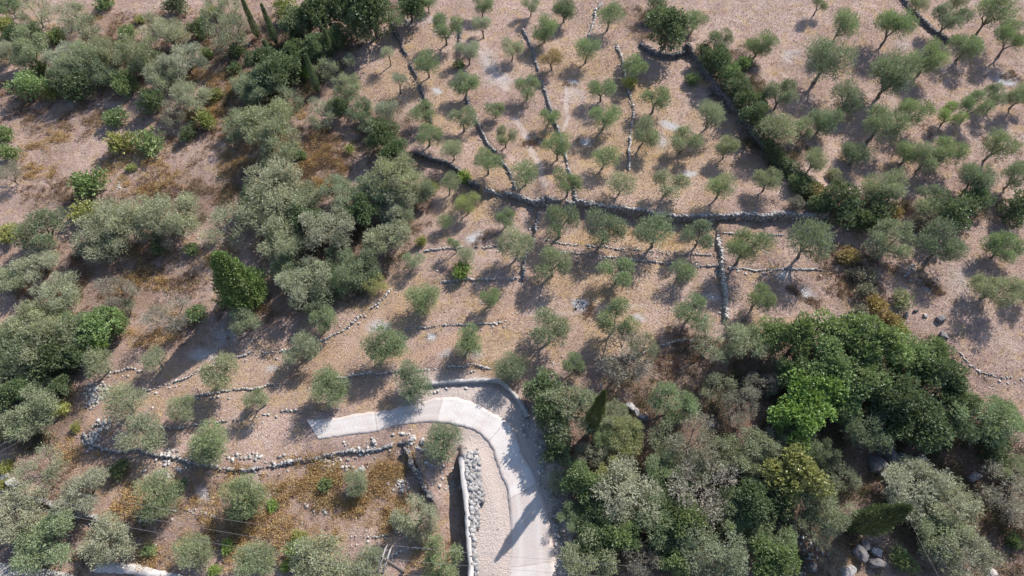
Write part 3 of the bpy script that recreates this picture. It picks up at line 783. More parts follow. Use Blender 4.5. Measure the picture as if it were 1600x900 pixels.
# ------------------------------------------------------------------ tree prototypes (unit crown radius, base at origin)
def crown_mesh(name, clumps, n_spray, per, spray_len, leaf, wfrac, mat, seed, up=.45, shell=.35, droop=0.):
    rg = np.random.default_rng(seed)
    C = np.array([c[:3] for c in clumps]); R = np.array([c[3] for c in clumps])
    pr = R ** 2.2; pr /= pr.sum()
    ci = rg.choice(len(C), n_spray, p=pr)
    D = rg.normal(0, 1, (n_spray, 3)); D[:, 2] += .25; D /= np.linalg.norm(D, axis=1)[:, None]
    u = shell + (1 - shell) * rg.random(n_spray) ** .6
    lump = .8 + .4 * vnoise(D[:, 0] * 2 + ci, D[:, 1] * 2 + D[:, 2], .7, seed)
    S0 = C[ci] + D * (R[ci] * u * lump)[:, None] * np.array([1, 1, .92])
    SD = D + np.array([0, 0, up]) + rg.normal(0, .35, D.shape); SD /= np.linalg.norm(SD, axis=1)[:, None]
    tt = rg.random((n_spray, per))
    P0 = S0[:, None] + SD[:, None] * (tt * spray_len)[..., None] - np.array([0, 0, droop]) * (tt ** 2)[..., None]
    LD = SD[:, None] * .9 + rg.normal(0, .55, (n_spray, per, 3)); LD /= np.linalg.norm(LD, axis=2)[..., None]
    V, F = leaf_quads(P0.reshape(-1, 3), LD.reshape(-1, 3), (rg.uniform(.7, 1.25, (n_spray, per)) * leaf).ravel(), (rg.uniform(.8, 1.2, (n_spray, per)) * leaf * wfrac).ravel(), rg)
    t = np.clip(.5 + rg.normal(0, .14, len(C))[ci] + rg.normal(0, .16, n_spray), 0, 1)
    t = np.clip(np.repeat(t, per) + rg.normal(0, .12, n_spray * per), 0, 1)
    return mesh_np(name, V, F, mat, False, {'tone': ('FLOAT', np.repeat(t, 4))})

def norm_clumps(cl, sx=1.0):
    C = np.array(cl); 
    r = np.percentile(np.hypot(C[:, 0], C[:, 1]) + C[:, 3], 80)
    return r

def olive_proto(seed, n_limb=4, sub=3, clump=.36, n_spray=620, per=9, leaf=.075, trunk_h=.55, hc=1.45, spread=.62, tr=.085, flat=.35, dense=False, twigs=2, mat=None, gap=0.0, wfrac=.36):
    rd = random.Random(seed); mb = MB(); cl = []
    lean = (rd.uniform(-.15, .15), rd.uniform(-.15, .15))
    fork = np.array([lean[0], lean[1], trunk_h])
    mid = fork * .5 + np.array([rd.uniform(-.06, .06), rd.uniform(-.06, .06), 0])
    mb.tube([(0, 0, -.12), (0, 0, .02), mid, fork], [tr * 1.9, tr * 1.35, tr * 1.05, tr * 1.0], 8, .5, .15)
    a0 = rd.uniform(0, 6.28)
    for i in range(n_limb):
        a = a0 + 6.283 * i / n_limb + rd.uniform(-.4, .4)
        rr = spread * rd.uniform(.55, .9); z = hc + rd.uniform(-flat, flat) * .6 - .2
        p1 = fork + np.array([math.cos(a) * rr * .55, math.sin(a) * rr * .55, (z - trunk_h) * .45 + rd.uniform(-.05, .1)])
        p2 = np.array([lean[0] * .6 + math.cos(a) * rr, lean[1] * .6 + math.sin(a) * rr, z])
        mb.tube([fork - np.array([0, 0, .05]), p1, p2], [tr * .72, tr * .5, tr * .3], 6, .5, .1)
        for j in range(sub):
            b = a + (j - (sub - 1) / 2) * .75 + rd.uniform(-.25, .25)
            st_ = p1 * .4 + p2 * .6
            e = p2 + np.array([math.cos(b) * rd.uniform(.12, .42), math.sin(b) * rd.uniform(.12, .42), rd.uniform(-.25, .45)])
            m_ = (st_ + e) / 2 + np.array([0, 0, rd.uniform(-.06, .06)])
            mb.tube([st_, m_, e], [tr * .3, tr * .2, tr * .1], 4)
            cl.append((*e, clump * rd.uniform(.72, 1.15)))
            for k in range(twigs):
                q = e + np.array([rd.gauss(0, .2), rd.gauss(0, .2), rd.uniform(0, .3)])
                mb.tube([e * .6 + st_ * .4, q], [tr * .14, tr * .05], 3)
        if dense: cl.append((*(p2 * .85), clump * 1.1))
    if dense or n_limb > 4: cl.append((lean[0], lean[1], hc + .25, clump * 1.1))
    r = norm_clumps(cl)
    s = .97 / r
    cl = [(c[0] * s, c[1] * s, hc + (c[2] - hc) * s, c[3] * s) for c in cl]
    V = [v * np.array([s, s, 1.0]) for v in mb.V]; mb.V = V
    # z of limbs follows the clumps
    for v in mb.V:
        above = v[:, 2] > trunk_h + .1
        v[above, 2] = np.where(v[above, 2] > hc, hc + (v[above, 2] - hc) * s, v[above, 2])
    cm = crown_mesh('crown', cl, n_spray, per, leaf * 3.4, leaf, wfrac, mat or m_olive, seed + 500, .85, .25)
    return mb.mesh('trunk', m_bark), cm

def broad_proto(seed, n=16, n_spray=1500, per=7, leaf=.085, wfrac=.62, hc=1.0, flat=.55, mat=None, clump=.34):
    rd = random.Random(seed); mb = MB(); cl = []
    mb.tube([(0, 0, -.1), (0.02, 0, .3), (0.0, .04, hc * .6)], [.1, .075, .06], 8, .5, .1)
    for i in range(n):
        a = rd.uniform(0, 6.28); r = .72 * math.sqrt((i + .5) / n) * rd.uniform(.85, 1.12)
        z = hc + flat * math.sqrt(max(0, 1 - r * r)) * rd.uniform(.3, 1.1) - (.25 if r > .5 else 0) * rd.random()
        c = (math.cos(a * 1 + i * 2.4) * r, math.sin(a * 0 + i * 2.4) * r, z, clump * rd.uniform(.7, 1.2))
        cl.append(c)
        mb.tube([(0, .03, hc * .5), (c[0] * .5, c[1] * .5, hc * .75), c[:3]], [.04, .025, .01], 4)
    for i in range(5):
        a = i * 1.256 + rd.random(); cl.append((math.cos(a) * .5, math.sin(a) * .5, hc * .62, clump * .9))
    cm = crown_mesh('crown', cl, n_spray, per, leaf * 1.5, leaf, wfrac, mat or m_broad, seed + 700, .3, .5)
    return mb.mesh('trunk', m_bark), cm

def shrub_proto(seed, n=7, n_spray=340, per=8, leaf=.13, wfrac=.42, mat=None):
    rd = random.Random(seed); cl = []
    for i in range(n):
        a = rd.uniform(0, 6.28); r = rd.uniform(.1, .6)
        cl.append((math.cos(a) * r, math.sin(a) * r, rd.uniform(.3, .75), rd.uniform(.3, .5)))
    cl.append((0, 0, .5, .55))
    cm = crown_mesh('foliage', cl, n_spray, per, leaf * 1.6, leaf, wfrac, mat or m_broad, seed + 900, .6, .3)
    mb = MB()
    for i in range(6):
        a = rd.uniform(0, 6.28); r = rd.uniform(.2, .5)
        mb.tube([(0, 0, -.05), (math.cos(a) * r * .5, math.sin(a) * r * .5, .3), (math.cos(a) * r, math.sin(a) * r, .7)], [.03, .02, .01], 4)
    return mb.mesh('stems', m_bark), cm

def cypress_proto(seed, wr=.12, n_spray=1500, per=7, prof='thin', leaf=.016):
    """unit height 1, max radius wr"""
    rg = np.random.default_rng(seed)
    z = rg.random(n_spray)
    def rad(z):
        z = np.clip(z, 0, 1)
        if prof == 'thin': return wr * np.clip(np.minimum(z * 8, 1), 0, 1) * np.clip(1 - z, 0, 1) ** .55
        if prof == 'spindle': return wr * np.sin(np.clip(z * .93 + .07, 0, 1) * math.pi) ** .75 * (1.15 - .45 * z)
        return wr * np.clip(np.minimum(z * 6 + .3, 1), 0, 1) * np.clip(1 - z, 0, 1) ** .65
    a = rg.random(n_spray) * 2 * math.pi
    lump = (.55 + .8 * vnoise(a * 2.2, z * 9, .8, seed)) if prof == 'cone' else (.60 + .75 * vnoise(a * 2, z * 9, .8, seed))
    r = rad(z) * (rg.random(n_spray) * .45 + .55) * lump
    S0 = np.stack([np.cos(a) * r, np.sin(a) * r, z * .97 + .02], 1)
    SD = np.stack([np.cos(a) * .45, np.sin(a) * .45, np.full(n_spray, 1.)], 1) + rg.normal(0, .2, (n_spray, 3)); SD /= np.linalg.norm(SD, axis=1)[:, None]
    tt = rg.random((n_spray, per)); P0 = S0[:, None] + SD[:, None] * (tt * leaf * 2.2)[..., None]
    LD = SD[:, None] + rg.normal(0, .4, (n_spray, per, 3)); LD /= np.linalg.norm(LD, axis=2)[..., None]
    V, F = leaf_quads(P0.reshape(-1, 3), LD.reshape(-1, 3), np.full(n_spray * per, leaf), np.full(n_spray * per, leaf * .4), rg)
    t = np.clip(np.repeat(.5 + rg.normal(0, .2, n_spray), per) + rg.normal(0, .1, n_spray * per), 0, 1)
    cm = mesh_np('foliage', V, F, m_needle, False, {'tone': ('FLOAT', np.repeat(t, 4))})
    mb = MB(); mb.tube([(0, 0, -.02), (0, 0, .5), (0, 0, .93)], [wr * .22, wr * .15, .002], 6)
    return mb.mesh('trunk', m_bark), cm

PROTO = {}
PROTO['o'] = [olive_proto(10 + i, n_limb=3 + i % 3, sub=3, clump=.44 + .05 * (i % 3), n_spray=(1900, 2100, 1600)[i % 3], leaf=.054, tr=.07, hc=1.28, flat=.6, trunk_h=.42 + .05 * (i % 4)) for i in range(9)]
PROTO['m'] = [olive_proto(30 + i, n_limb=5, sub=4, clump=.40, n_spray=2900, leaf=.050, tr=.07, hc=1.15, trunk_h=.35, flat=.5, dense=True) for i in range(4)]
PROTO['t'] = [olive_proto(40 + i, n_limb=2 + i % 2, sub=3, clump=.46, n_spray=800, trunk_h=1.2, hc=2.1, spread=.5, tr=.08, leaf=.075) for i in range(4)]     # slim young olives
PROTO['w'] = [olive_proto(60 + i, n_limb=5, sub=4, clump=.27, n_spray=2900, per=8, leaf=.047, trunk_h=.30, hc=.95, spread=.75, tr=.06, flat=.4, dense=True, twigs=2, wfrac=.42) for i in range(6)]
PROTO['s'] = [olive_proto(80 + i, n_limb=5, sub=4, clump=.26, n_spray=1150, per=7, leaf=.05, trunk_h=.25, hc=.9, spread=.75, tr=.045, flat=.45, dense=False, twigs=9) for i in range(4)]
PROTO['d'] = [broad_proto(100 + i, n=20, n_spray=2200, leaf=.068, clump=.30) for i in range(4)]
PROTO['f'] = [broad_proto(120 + i, n=20, n_spray=2300, leaf=.075, wfrac=.66, clump=.27) for i in range(3)]
PROTO['b'] = [shrub_proto(140 + i) for i in range(5)]
PROTO['e'] = [broad_proto(160 + i, n=12, n_spray=1100, leaf=.085, wfrac=.5, hc=.7, clump=.36) for i in range(4)]
HC = {'o': 1.28, 'm': 1.15, 't': 2.1, 'w': .95, 's': .9, 'd': 1.05, 'f': 1.05, 'b': .5, 'e': .75}
NAMEK = {'m': ('olive_tree', 'olive tree', 'olive trees standing on the terraces and slopes'), 'o': ('olive_tree', 'olive tree', 'olive trees standing on the terraces and slopes'), 't': ('olive_tree', 'olive tree', 'olive trees standing on the terraces and slopes'),
         'w': ('wild_olive_tree', 'wild olive tree', 'wild olive trees in the thickets'), 's': ('sparse_tree', 'sparse tree', 'thin grey trees in the thickets'),
         'd': ('broadleaf_tree', 'broadleaf tree', 'dense broadleaf trees'), 'f': ('broadleaf_tree', 'broadleaf tree', 'dense broadleaf trees'),
         'b': ('shrub', 'shrub', 'low shrubs on the open ground'), 'e': ('evergreen_shrub', 'evergreen shrub', 'dark evergreen shrubs along the walls')}
# leaf colours of the plants themselves, and the word for each
TONES = {'g': ((.275,.305,.155), 'grey-green'), 'n': ((.195,.265,.095), 'green'), 'p': ((.350,.360,.225), 'pale grey-green'), 'k': ((.110,.155,.062), 'dark green'),
         'y': ((.34,.35,.10), 'yellow-green'), 'l': ((.23,.34,.065), 'bright green'), 'r': ((.290,.255,.190), 'grey-brown'), 'a': ((.36,.25,.09), 'dry golden'), 'q': ((.155,.205,.095), 'deep olive-green')}

# every plant: photo x, y of its crown, crown width in the photo, kind and leaf tone
PLANTS = """
573 58 27 tp;607 83 22 tp;548 93 22 tp;622 125 27 tp;605 170 35 op;618 27 30 tn;695 43 40 on;667 95 40 on;663 170 36 on;667 208 36 on;727 128 42 mn;723 185 36 og;708 230 34 og;762 250 42 on;668 3 22 on;732 80 32 op;718 101 20 bn;727 278 26 bl
753 5 32 on;755 37 32 op;800 76 28 op;773 168 26 on;790 213 30 og;825 132 36 on;822 267 42 on;857 178 30 on;873 230 36 on;888 288 36 on;830 5 28 op;852 45 38 mn;863 90 30 oa;883 12 40 mk;918 73 38 on;942 135 38 on;945 178 42 on;945 243 38 on;972 282 40 og;952 22 38 on
995 100 36 on;983 129 26 by;1025 153 38 on;1005 208 38 og;1070 215 42 og;1081 125 24 bn;1112 178 38 og;1138 228 36 og;1045 283 44 og;1128 290 38 on;1202 280 36 og;1046 42 66 dq;1026 8 34 mk
1088 27 32 on;1128 60 38 oq;1190 65 42 mn;1163 98 28 bn;1120 98 42 ek;1150 135 40 ek;1178 177 42 ek;1195 207 34 ek;1186 158 30 ek;1098 78 26 ek;1108 92 28 eq;1137 118 34 en;1163 156 36 ek;1212 232 36 ek;1228 258 36 eq;1262 292 34 ek;1283 318 36 ek;1245 283 30 en
1223 143 46 oq;1220 197 48 og;1257 203 30 og;1290 185 48 mq;1273 250 40 mg;1317 37 42 on;1293 90 62 oq;1397 38 48 on;1280 5 26 og;1487 23 46 oq;1517 63 46 on;1553 17 54 on;1585 58 46 on;1397 115 76 mq;1452 92 48 mn;1325 148 50 mq;1427 170 46 on;1487 175 36 ol;1525 163 42 on;1565 147 42 oq;1595 150 32 og;1377 190 56 oq;1340 238 46 mq;1422 237 44 mn;1450 245 42 og;1487 230 46 on;1563 225 48 on;1380 290 56 mg;1527 277 42 oq;1592 273 42 oq;1460 300 34 oq;1300 274 24 bp;1437 2 28 og;1497 0 26 on;1455 322 36 og
1267 375 62 oq;1327 400 36 ba;1397 375 78 wg;1478 380 62 oq;1570 385 66 wn;1555 450 70 wg;1597 458 40 wg;1411 470 34 bg;1325 322 60 ek;1372 325 50 ek;1490 333 66 ek;1522 312 46 ek;1583 328 48 ek;1400 333 28 ba;1275 305 38 ba;1247 318 24 er;1349 345 40 ek;1440 345 36 er;1302 300 34 ek
1352 455 34 br;1368 478 36 ba;1390 500 34 ba;1340 430 30 br;1405 515 34 by;1345 490 34 br;1362 432 28 br
1205 525 60 dn;1250 530 72 dn;1310 522 84 dn;1370 542 84 dn;1290 572 84 dn;1350 592 84 dn;1425 560 76 dn;1462 588 74 dk;1400 622 84 dk;1447 655 80 dk;1465 550 44 dn;1168 530 50 og;1275 610 80 fl;1252 655 84 fl;1318 632 60 dn;1235 580 60 dk;1485 628 60 dk
730 318 32 oy;695 343 26 on;790 340 30 on;657 378 20 by;712 380 24 tn;728 397 28 og;722 423 36 bl;643 405 28 og;657 462 54 mn;765 463 30 on;598 538 60 mn;730 533 48 mn;507 498 38 on;472 543 48 og;797 572 52 mq;643 590 60 mq;518 605 60 mn;808 383 46 og;700 290 30 og
877 348 50 oq;947 355 50 oq;1027 362 52 oq;1097 362 46 oq;865 412 46 og;967 422 50 on;1065 420 38 on;860 513 60 oq;965 497 56 on;1083 482 50 on;1165 388 54 on;1187 462 42 on;980 550 84 sr;1008 538 50 sg;1113 530 74 sg;900 568 32 on
383 500 38 og;240 560 34 og;337 572 56 og;153 563 46 og;187 628 52 og;287 633 42 og;217 676 58 og;328 688 64 mn;405 622 38 og
60 733 66 sg;127 765 78 wp;185 733 34 bq;237 780 70 mn;385 773 64 mn;283 757 22 bq;22 800 84 wp;66 843 98 wn;163 840 90 wp;233 860 26 bn;297 863 54 mg;355 855 24 bl;335 890 24 bl;395 880 60 mn;555 755 40 mg;508 755 24 bn;425 790 20 bl;467 838 28 by;655 810 66 wp;624 813 28 bk;505 872 100 wg;570 885 60 wg;450 885 22 bl;690 880 72 wn;693 690 60 mq;475 862 50 bn
850 612 60 dq;893 640 100 wg;862 650 60 dk;975 680 66 wy;945 685 46 wn;918 712 44 sp;880 755 44 wg;907 745 54 dn;958 736 56 wy;985 770 104 wp;928 803 46 dk;895 805 44 wn;970 840 66 dn;968 805 50 wg;1035 815 84 wn;1070 805 70 dn;915 887 90 wg;1003 880 60 sr;1057 880 46 fn;1120 865 100 wg;1107 765 100 sr;1035 745 66 wn;1077 690 80 sr;1055 630 76 wn;1040 682 54 sg;1153 635 60 sr;1165 700 84 wg;1180 782 66 dk;1178 828 64 wn;1175 735 60 sg;925 850 60 dk;1040 715 46 wp;1190 600 50 sr;960 648 46 wg;1083 735 60 wg;1115 715 60 sg;1140 800 70 wn;1070 850 60 wn;1205 880 80 dn;870 700 50 dk;1120 600 50 sg
1353 668 76 wq;1290 712 46 wq;1222 690 64 sr;1243 742 92 fy;1290 790 92 wg;1210 785 60 dk;1212 850 76 wn;1445 765 112 wp;1490 785 100 wp;1470 830 84 wg;1500 868 90 wp;1530 640 108 wn;1578 648 60 wn;1400 660 60 dk;1575 765 84 sr;1583 730 56 wg;1555 705 44 ek;1583 845 30 bk;1245 690 60 wn;1265 830 60 sg;1320 745 50 sg;1545 680 50 ek;1420 740 60 wp;1600 800 60 sr;1410 875 40 bn;1302 880 40 sr
12 10 40 wn;50 20 54 sg;112 18 50 sg;8 43 36 ey;20 55 30 ek;50 53 36 ek;87 57 30 bn;130 45 54 sg;197 52 34 bn;163 2 36 bn;275 5 38 ek;220 30 18 by;333 20 30 by;313 45 38 ek;355 50 74 sg;323 85 24 bn;370 80 26 bk;368 108 24 bn;263 48 64 wp;287 90 68 wp;250 117 60 wp;293 147 64 wp;213 82 70 wg;167 77 60 wg;133 90 66 wg;97 82 60 wp;40 77 60 wg;5 80 44 wp;65 108 30 bk;47 133 52 en;82 145 30 by;120 133 54 ek;197 133 38 en;240 160 42 ek;178 187 40 bn;190 222 50 by;232 222 52 bn;323 190 38 by;293 205 28 ek;337 147 28 by;375 187 60 wg;385 133 48 wg;140 287 60 bn;8 210 34 bn;15 240 34 bn;12 272 50 sr;203 262 18 by;390 292 24 bn;335 3 40 sg;150 110 60 wk;110 115 56 wk;355 8 50 sg;270 178 44 sr
463 33 54 dq;500 20 62 dk;430 110 66 dk;412 98 46 dk;492 75 46 dq;465 88 44 dk;580 15 90 dk;548 20 60 dk;510 107 42 sg;405 130 64 wq;478 115 24 bl;543 135 48 wg;560 173 44 wq;500 175 48 sg;450 160 50 sg;600 213 54 dk;617 237 50 dk;580 190 40 wq;420 190 84 wg;430 235 80 wg;433 282 92 wp;622 277 96 wg;587 295 60 wq;533 302 64 wg;470 240 24 bn;547 233 20 by;640 10 50 dk;445 15 40 ey;524 58 40 dk;530 165 36 dk;673 290 26 by
63 360 70 wq;57 405 66 wp;12 365 42 by;10 430 62 wg;175 340 80 wp;150 365 76 wp;200 365 70 sg;135 335 50 by;265 335 86 wp;240 355 50 sg;347 350 78 sp;390 320 56 wg;247 383 32 ek;300 390 26 bn;265 372 44 sr;93 455 66 wp;190 460 56 sr;197 483 34 sg;265 492 66 sr;307 490 36 bn;390 450 44 ek;218 335 30 by
65 500 76 wg;20 508 70 wg;117 512 60 wn;157 512 64 dn;83 533 80 sg;22 548 80 wk;140 535 46 dl;15 592 60 wg;180 505 40 dn;75 560 60 dk;120 548 50 dk;45 645 82 wg;98 603 36 dk;20 612 54 dk;7 662 50 wk;95 640 28 by;118 668 20 by;8 730 24 by;4 757 20 by;55 600 60 wq
433 327 98 wg;510 360 86 wp;450 380 74 wp;480 440 92 wp;452 425 60 wq;558 422 66 wq;598 367 76 wp;620 340 52 wg;567 330 52 dk;535 438 50 wn;582 440 38 wy;480 305 60 wg;613 312 70 wp;650 297 52 wg;440 425 34 dk;512 460 36 bk;480 345 60 dk;530 400 50 wk;500 470 50 wk
"""
# own labels for the plants that stand out: nearest plant to each point
SPECIAL = {
 (1487,175): 'bright yellow-green olive tree leaning on a bare dark trunk on the pink slope',
 (863,90): 'dry golden-leaved olive tree with dark bare trunk in the upper grove',
 (722,423): 'bright green rounded shrub standing alone on the terraces above the road',
 (727,278): 'lime green bush where the boundary walls meet below the upper grove',
 (1275,610): 'bright green leafy tree, upper of two in front of the dark broadleaf mass',
 (1252,655): 'bright green leafy tree, lower of two in front of the dark broadleaf mass',
 (1243,742): 'yellow-green big-leaved tree in the middle of the lower thicket',
 (693,690): 'lone dense dark olive tree on the inner side of the road bend',
 (983,129): 'small yellow tree growing on the stone wall in the upper grove',
 (1046,42): 'biggest dark round tree above the thick curved stone wall',
 (1327,400): 'pale golden shrub at the top of the bramble strip beside the terrace',
 (355,50): 'grey tree with bare dark trunk and open crown near the thin cypresses',
 (1445,765): 'large pale feathery olive tree beside the leaning spindle cypress',
 (478,115): 'small lime green shrub at the foot of the thin cypress',
 (95,640): 'yellow shrub on the edge of the left thicket, above the wires',
 (1397,115): 'largest dark olive tree in the middle of the far pink slope',
 (140,535): 'bright green tree at the edge of the left thicket beside the terraces',
 (730,318): 'yellowish olive tree just below the short curved stone wall',
 (1113,530): 'sparse grey tree at the lower end of the tall grove-end wall',
 (980,550): 'sparse grey-brown tree spreading over the rough edging below the grove',
}
LANDMARKS = [((902,472),'the white ash circle'),((722,423),'the lone bright green shrub'),((490,668),"the concrete road's end"),((790,655),'the road bend'),((1487,175),'the leaning yellow-green olive'),
 ((932,645),'the upright spindle cypress'),((1375,800),'the leaning spindle cypress'),((1327,400),'the pale golden shrub'),((1262,632),'the two bright green trees'),((850,318),'the corner between the groves'),
 ((603,872),'the twin-armed utility pole'),((728,760),'the high retaining wall'),((1035,85),'the thick curved stone wall'),((373,418),'the lone cone-shaped conifer'),((983,129),'the small yellow grove tree'),
 ((863,90),'the dry golden olive'),((727,278),'the lime green bush'),((211,222),'the twin light green bushes'),((140,287),'the big green slope bush'),((147,622),'the white rubble heap'),((1395,715),'the grey boulders'),
 ((95,640),'the yellow thicket-edge shrub'),((1243,742),'the yellow-green big-leaved tree'),((1255,463),'the dark ash patch'),((750,372),'the ash patch above the terraces'),((673,527),'the small white ash spot'),
 ((1483,67),'the dark slope wall end'),((1290,340),"the upper grove's pointed tip"),((355,50),'the bare-trunked grey tree'),((487,115),'the short thin cypress'),((418,40),'the tallest thin cypresses'),((0,0),"the photo's top left corner"),((1600,0),"the photo's top right corner"),
 ((0,900),"the photo's bottom left corner"),((1600,900),"the photo's bottom right corner"),((30,768),'the red soil patch'),((1133,502),'the tall grove-end wall foot'),((1570,118),'the blue-grey burnt patch'),((720,60),'the short shaded grove wall'),
 ((1445,765),'the large pale feathery olive'),((1365,860),'the bottom-edge boulders'),((880,900),'the road at the bottom edge'),((570,490),'the long curved edging top'),((985,640),'the stones in brown scrub'),((1600,450),"the photo's right edge middle"),((0,450),"the photo's left edge middle"),((1415,500),'the small scattered boulders'),
 ((140,535),'the bright green thicket tree'),((1077,276),'the pale round ash spot'),((893,127),'the ash spot on the trail'),((320,545),'the shaded ash patch'),((1100,900),'the bottom edge of the thicket'),((320,775),'the ash patch in bracken'),((478,115),'the small lime shrub'),((1046,42),'the biggest dark round tree')]
DIRS = ['right', 'upper right', 'top', 'upper left', 'left', 'lower left', 'bottom', 'lower right']
ORD = ['', '', 'second', 'third', 'fourth', 'fifth', 'sixth', 'seventh', 'eighth', 'ninth', 'tenth', 'eleventh', 'twelfth']

plants = []
for tok in PLANTS.replace('\n', ';').split(';'):
    tok = tok.strip()
    if not tok: continue
    a, b, c, k = tok.split()
    plants.append([float(a), float(b), float(c), k[0], k[1]])

def make_labels():
    n = len(plants); noun = []
    for p in plants:
        noun.append(NAMEK[p[3]][1])
    labels = [None] * n; used = set()
    for (sx, sy), lab in SPECIAL.items():
        i = min(range(n), key=lambda i: math.hypot(plants[i][0] - sx, plants[i][1] - sy))
        labels[i] = lab; used.add(lab)
    cand = {i: [] for i in range(n)}
    phr = {'b': 'shrub', 'e': 'evergreen shrub', 'o': 'olive tree', 't': 'slim young olive tree', 'w': 'wild olive tree', 's': 'thin grey tree', 'd': 'broadleaf tree', 'f': 'broadleaf tree'}
    for (lx, ly), lname in LANDMARKS:
        per = {}
        for i, p in enumerate(plants):
            dx, dy = p[0] - lx, ly - p[1]
            ds = math.hypot(dx, dy)
            if ds < 6 or ds > 330: continue
            o = int(round(math.atan2(dy, dx) / (math.pi / 4))) % 8
            key = (o, noun[i]); per.setdefault(key, []).append((ds, i))
        for (o, nn), lst in per.items():
            lst.sort()
            for r, (ds, i) in enumerate(lst[:9]):
                off = abs(math.degrees(math.atan2(ly - plants[i][1], plants[i][0] - lx)) - 45 * (o if o <= 4 else o - 8))
                cand[i].append(((r + 1) * 40 + ds + min(off, 360 - off) * .7, r + 1, DIRS[o], lname))
    for i, p in enumerate(plants):
        if labels[i]: continue
        size = 'small ' if p[2] < 32 else ('large ' if p[2] > 70 else '')
        tone = TONES[p[4]][1]
        tw = ('leggy ' + tone + ' tree') if p[3] == 's' else (tone + ' ' + {'w': 'bushy olive tree', 't': 'slim young olive tree', 'm': 'dense olive tree', 'b': 'shrub', 'e': 'evergreen shrub', 'o': 'olive tree', 'd': 'broadleaf tree', 'f': 'broadleaf tree'}[p[3]])
        for sc_, r, dr, ln in sorted(cand[i]):
            side = {'right': 'right of', 'left': 'left of', 'top': 'above', 'bottom': 'below'}.get(dr, dr + ' of')
            lab = f"{size}{tw}, {'closest' if r == 1 else ORD[r] + ' out'} {side} {ln}"
            if lab not in used and len(lab.split()) <= 16:
                labels[i] = lab; used.add(lab); break
        if labels[i] is None:
            labels[i] = f"{size}{tw} in the thicket"; print('NO LABEL', p)
    return labels
LABELS = make_labels()

def jitter_col(c, rd, s=.12):
    v = 1 + rd.uniform(-s, s)
    return (c[0] * v * (1 + rd.uniform(-.06, .06)), c[1] * v, c[2] * v * (1 + rd.uniform(-.1, .1)), 1)

rdp = random.Random(99)
def put_tree(kind, tone, px, py, w, label):
    name, cat, group = NAMEK[kind]
    protos = PROTO[kind]
    tm, cm = protos[rdp.randrange(len(protos))]
    s = px_per_m(px, py, 2.0)
    R = w / 2 / s
    R *= {'o': 1.24, 'm': 1.1, 't': 1.0, 'w': 1.03, 's': 1.06, 'd': 1.06, 'f': 1.06, 'b': 1.1, 'e': 1.10}[kind]
    hc = HC[kind] * R
    s = px_per_m(px, py, hc); R = R * (px_per_m(px, py, 2.0) / s)
    hc = HC[kind] * R
    x, y, z = place(px, py, hc)
    root = bpy.data.objects.new(name, None)
    col.objects.link(root)
    root.empty_display_size = .3
    root.location = (x, y, z - .03)
    root.rotation_euler = (rdp.gauss(0, .07), rdp.gauss(0, .07), rdp.uniform(0, 6.283))
    root.scale = (R * rdp.uniform(.9, 1.12), R * rdp.uniform(.88, 1.1), R * rdp.uniform(.88, 1.14))
    tag(root, label, cat, group)
    o1 = bpy.data.objects.new(tm.name.split('.')[0], tm); col.objects.link(o1); o1.parent = root
    o2 = bpy.data.objects.new(cm.name.split('.')[0], cm); col.objects.link(o2); o2.parent = root
    o2.color = jitter_col(TONES[tone][0], rdp)
    return root
for p, lab in zip(plants, LABELS):
    put_tree(p[3], p[4], p[0], p[1], p[2], lab)

# ------------------------------------------------------------------ cypresses: photo tip, photo base, width in the photo
PC = {'thin': cypress_proto(200, .075, 2200, 6, 'thin', .016), 'spindle': cypress_proto(201, .17, 4200, 7, 'spindle', .020), 'cone': cypress_proto(202, .33, 5200, 7, 'cone', .026)}
CYP = [((375,-4),(404,60),12,'thin','q','tall thin cypress beside the bare-trunked grey tree at the top edge'),
       ((404,8),(433,70),12,'thin','q','tall thin cypress right of the bare-trunked grey tree, with a dead branch'),
       ((448,28),(464,66),12,'thin','q','short thin cypress rising between the dark broadleaf crowns'),
       ((502,46),(520,90),12,'thin','q','thin cypress next to the shaded edge of the upper grove'),
       ((475,86),(498,145),13,'thin','q','thin cypress rising out of the small lime green shrub'),
       ((486,0),(500,30),12,'thin','q','thin cypress tip at the top edge among dark crowns'),
       ((412,62),(425,95),13,'thin','q','thin dark cypress between the tall thin cypresses and the dark broadleaf crowns'),
       ((943,612),(921,676),25,'spindle','k','upright dark spindle cypress standing in the thicket near the road bend'),
       ((1416,781),(1326,826),40,'spindle','k','big dark spindle cypress lying across the view beside the boulders'),
       ((368,378),(392,470),84,'cone','n','lone cone-shaped conifer with light green tips on the wild slope'),
       ]
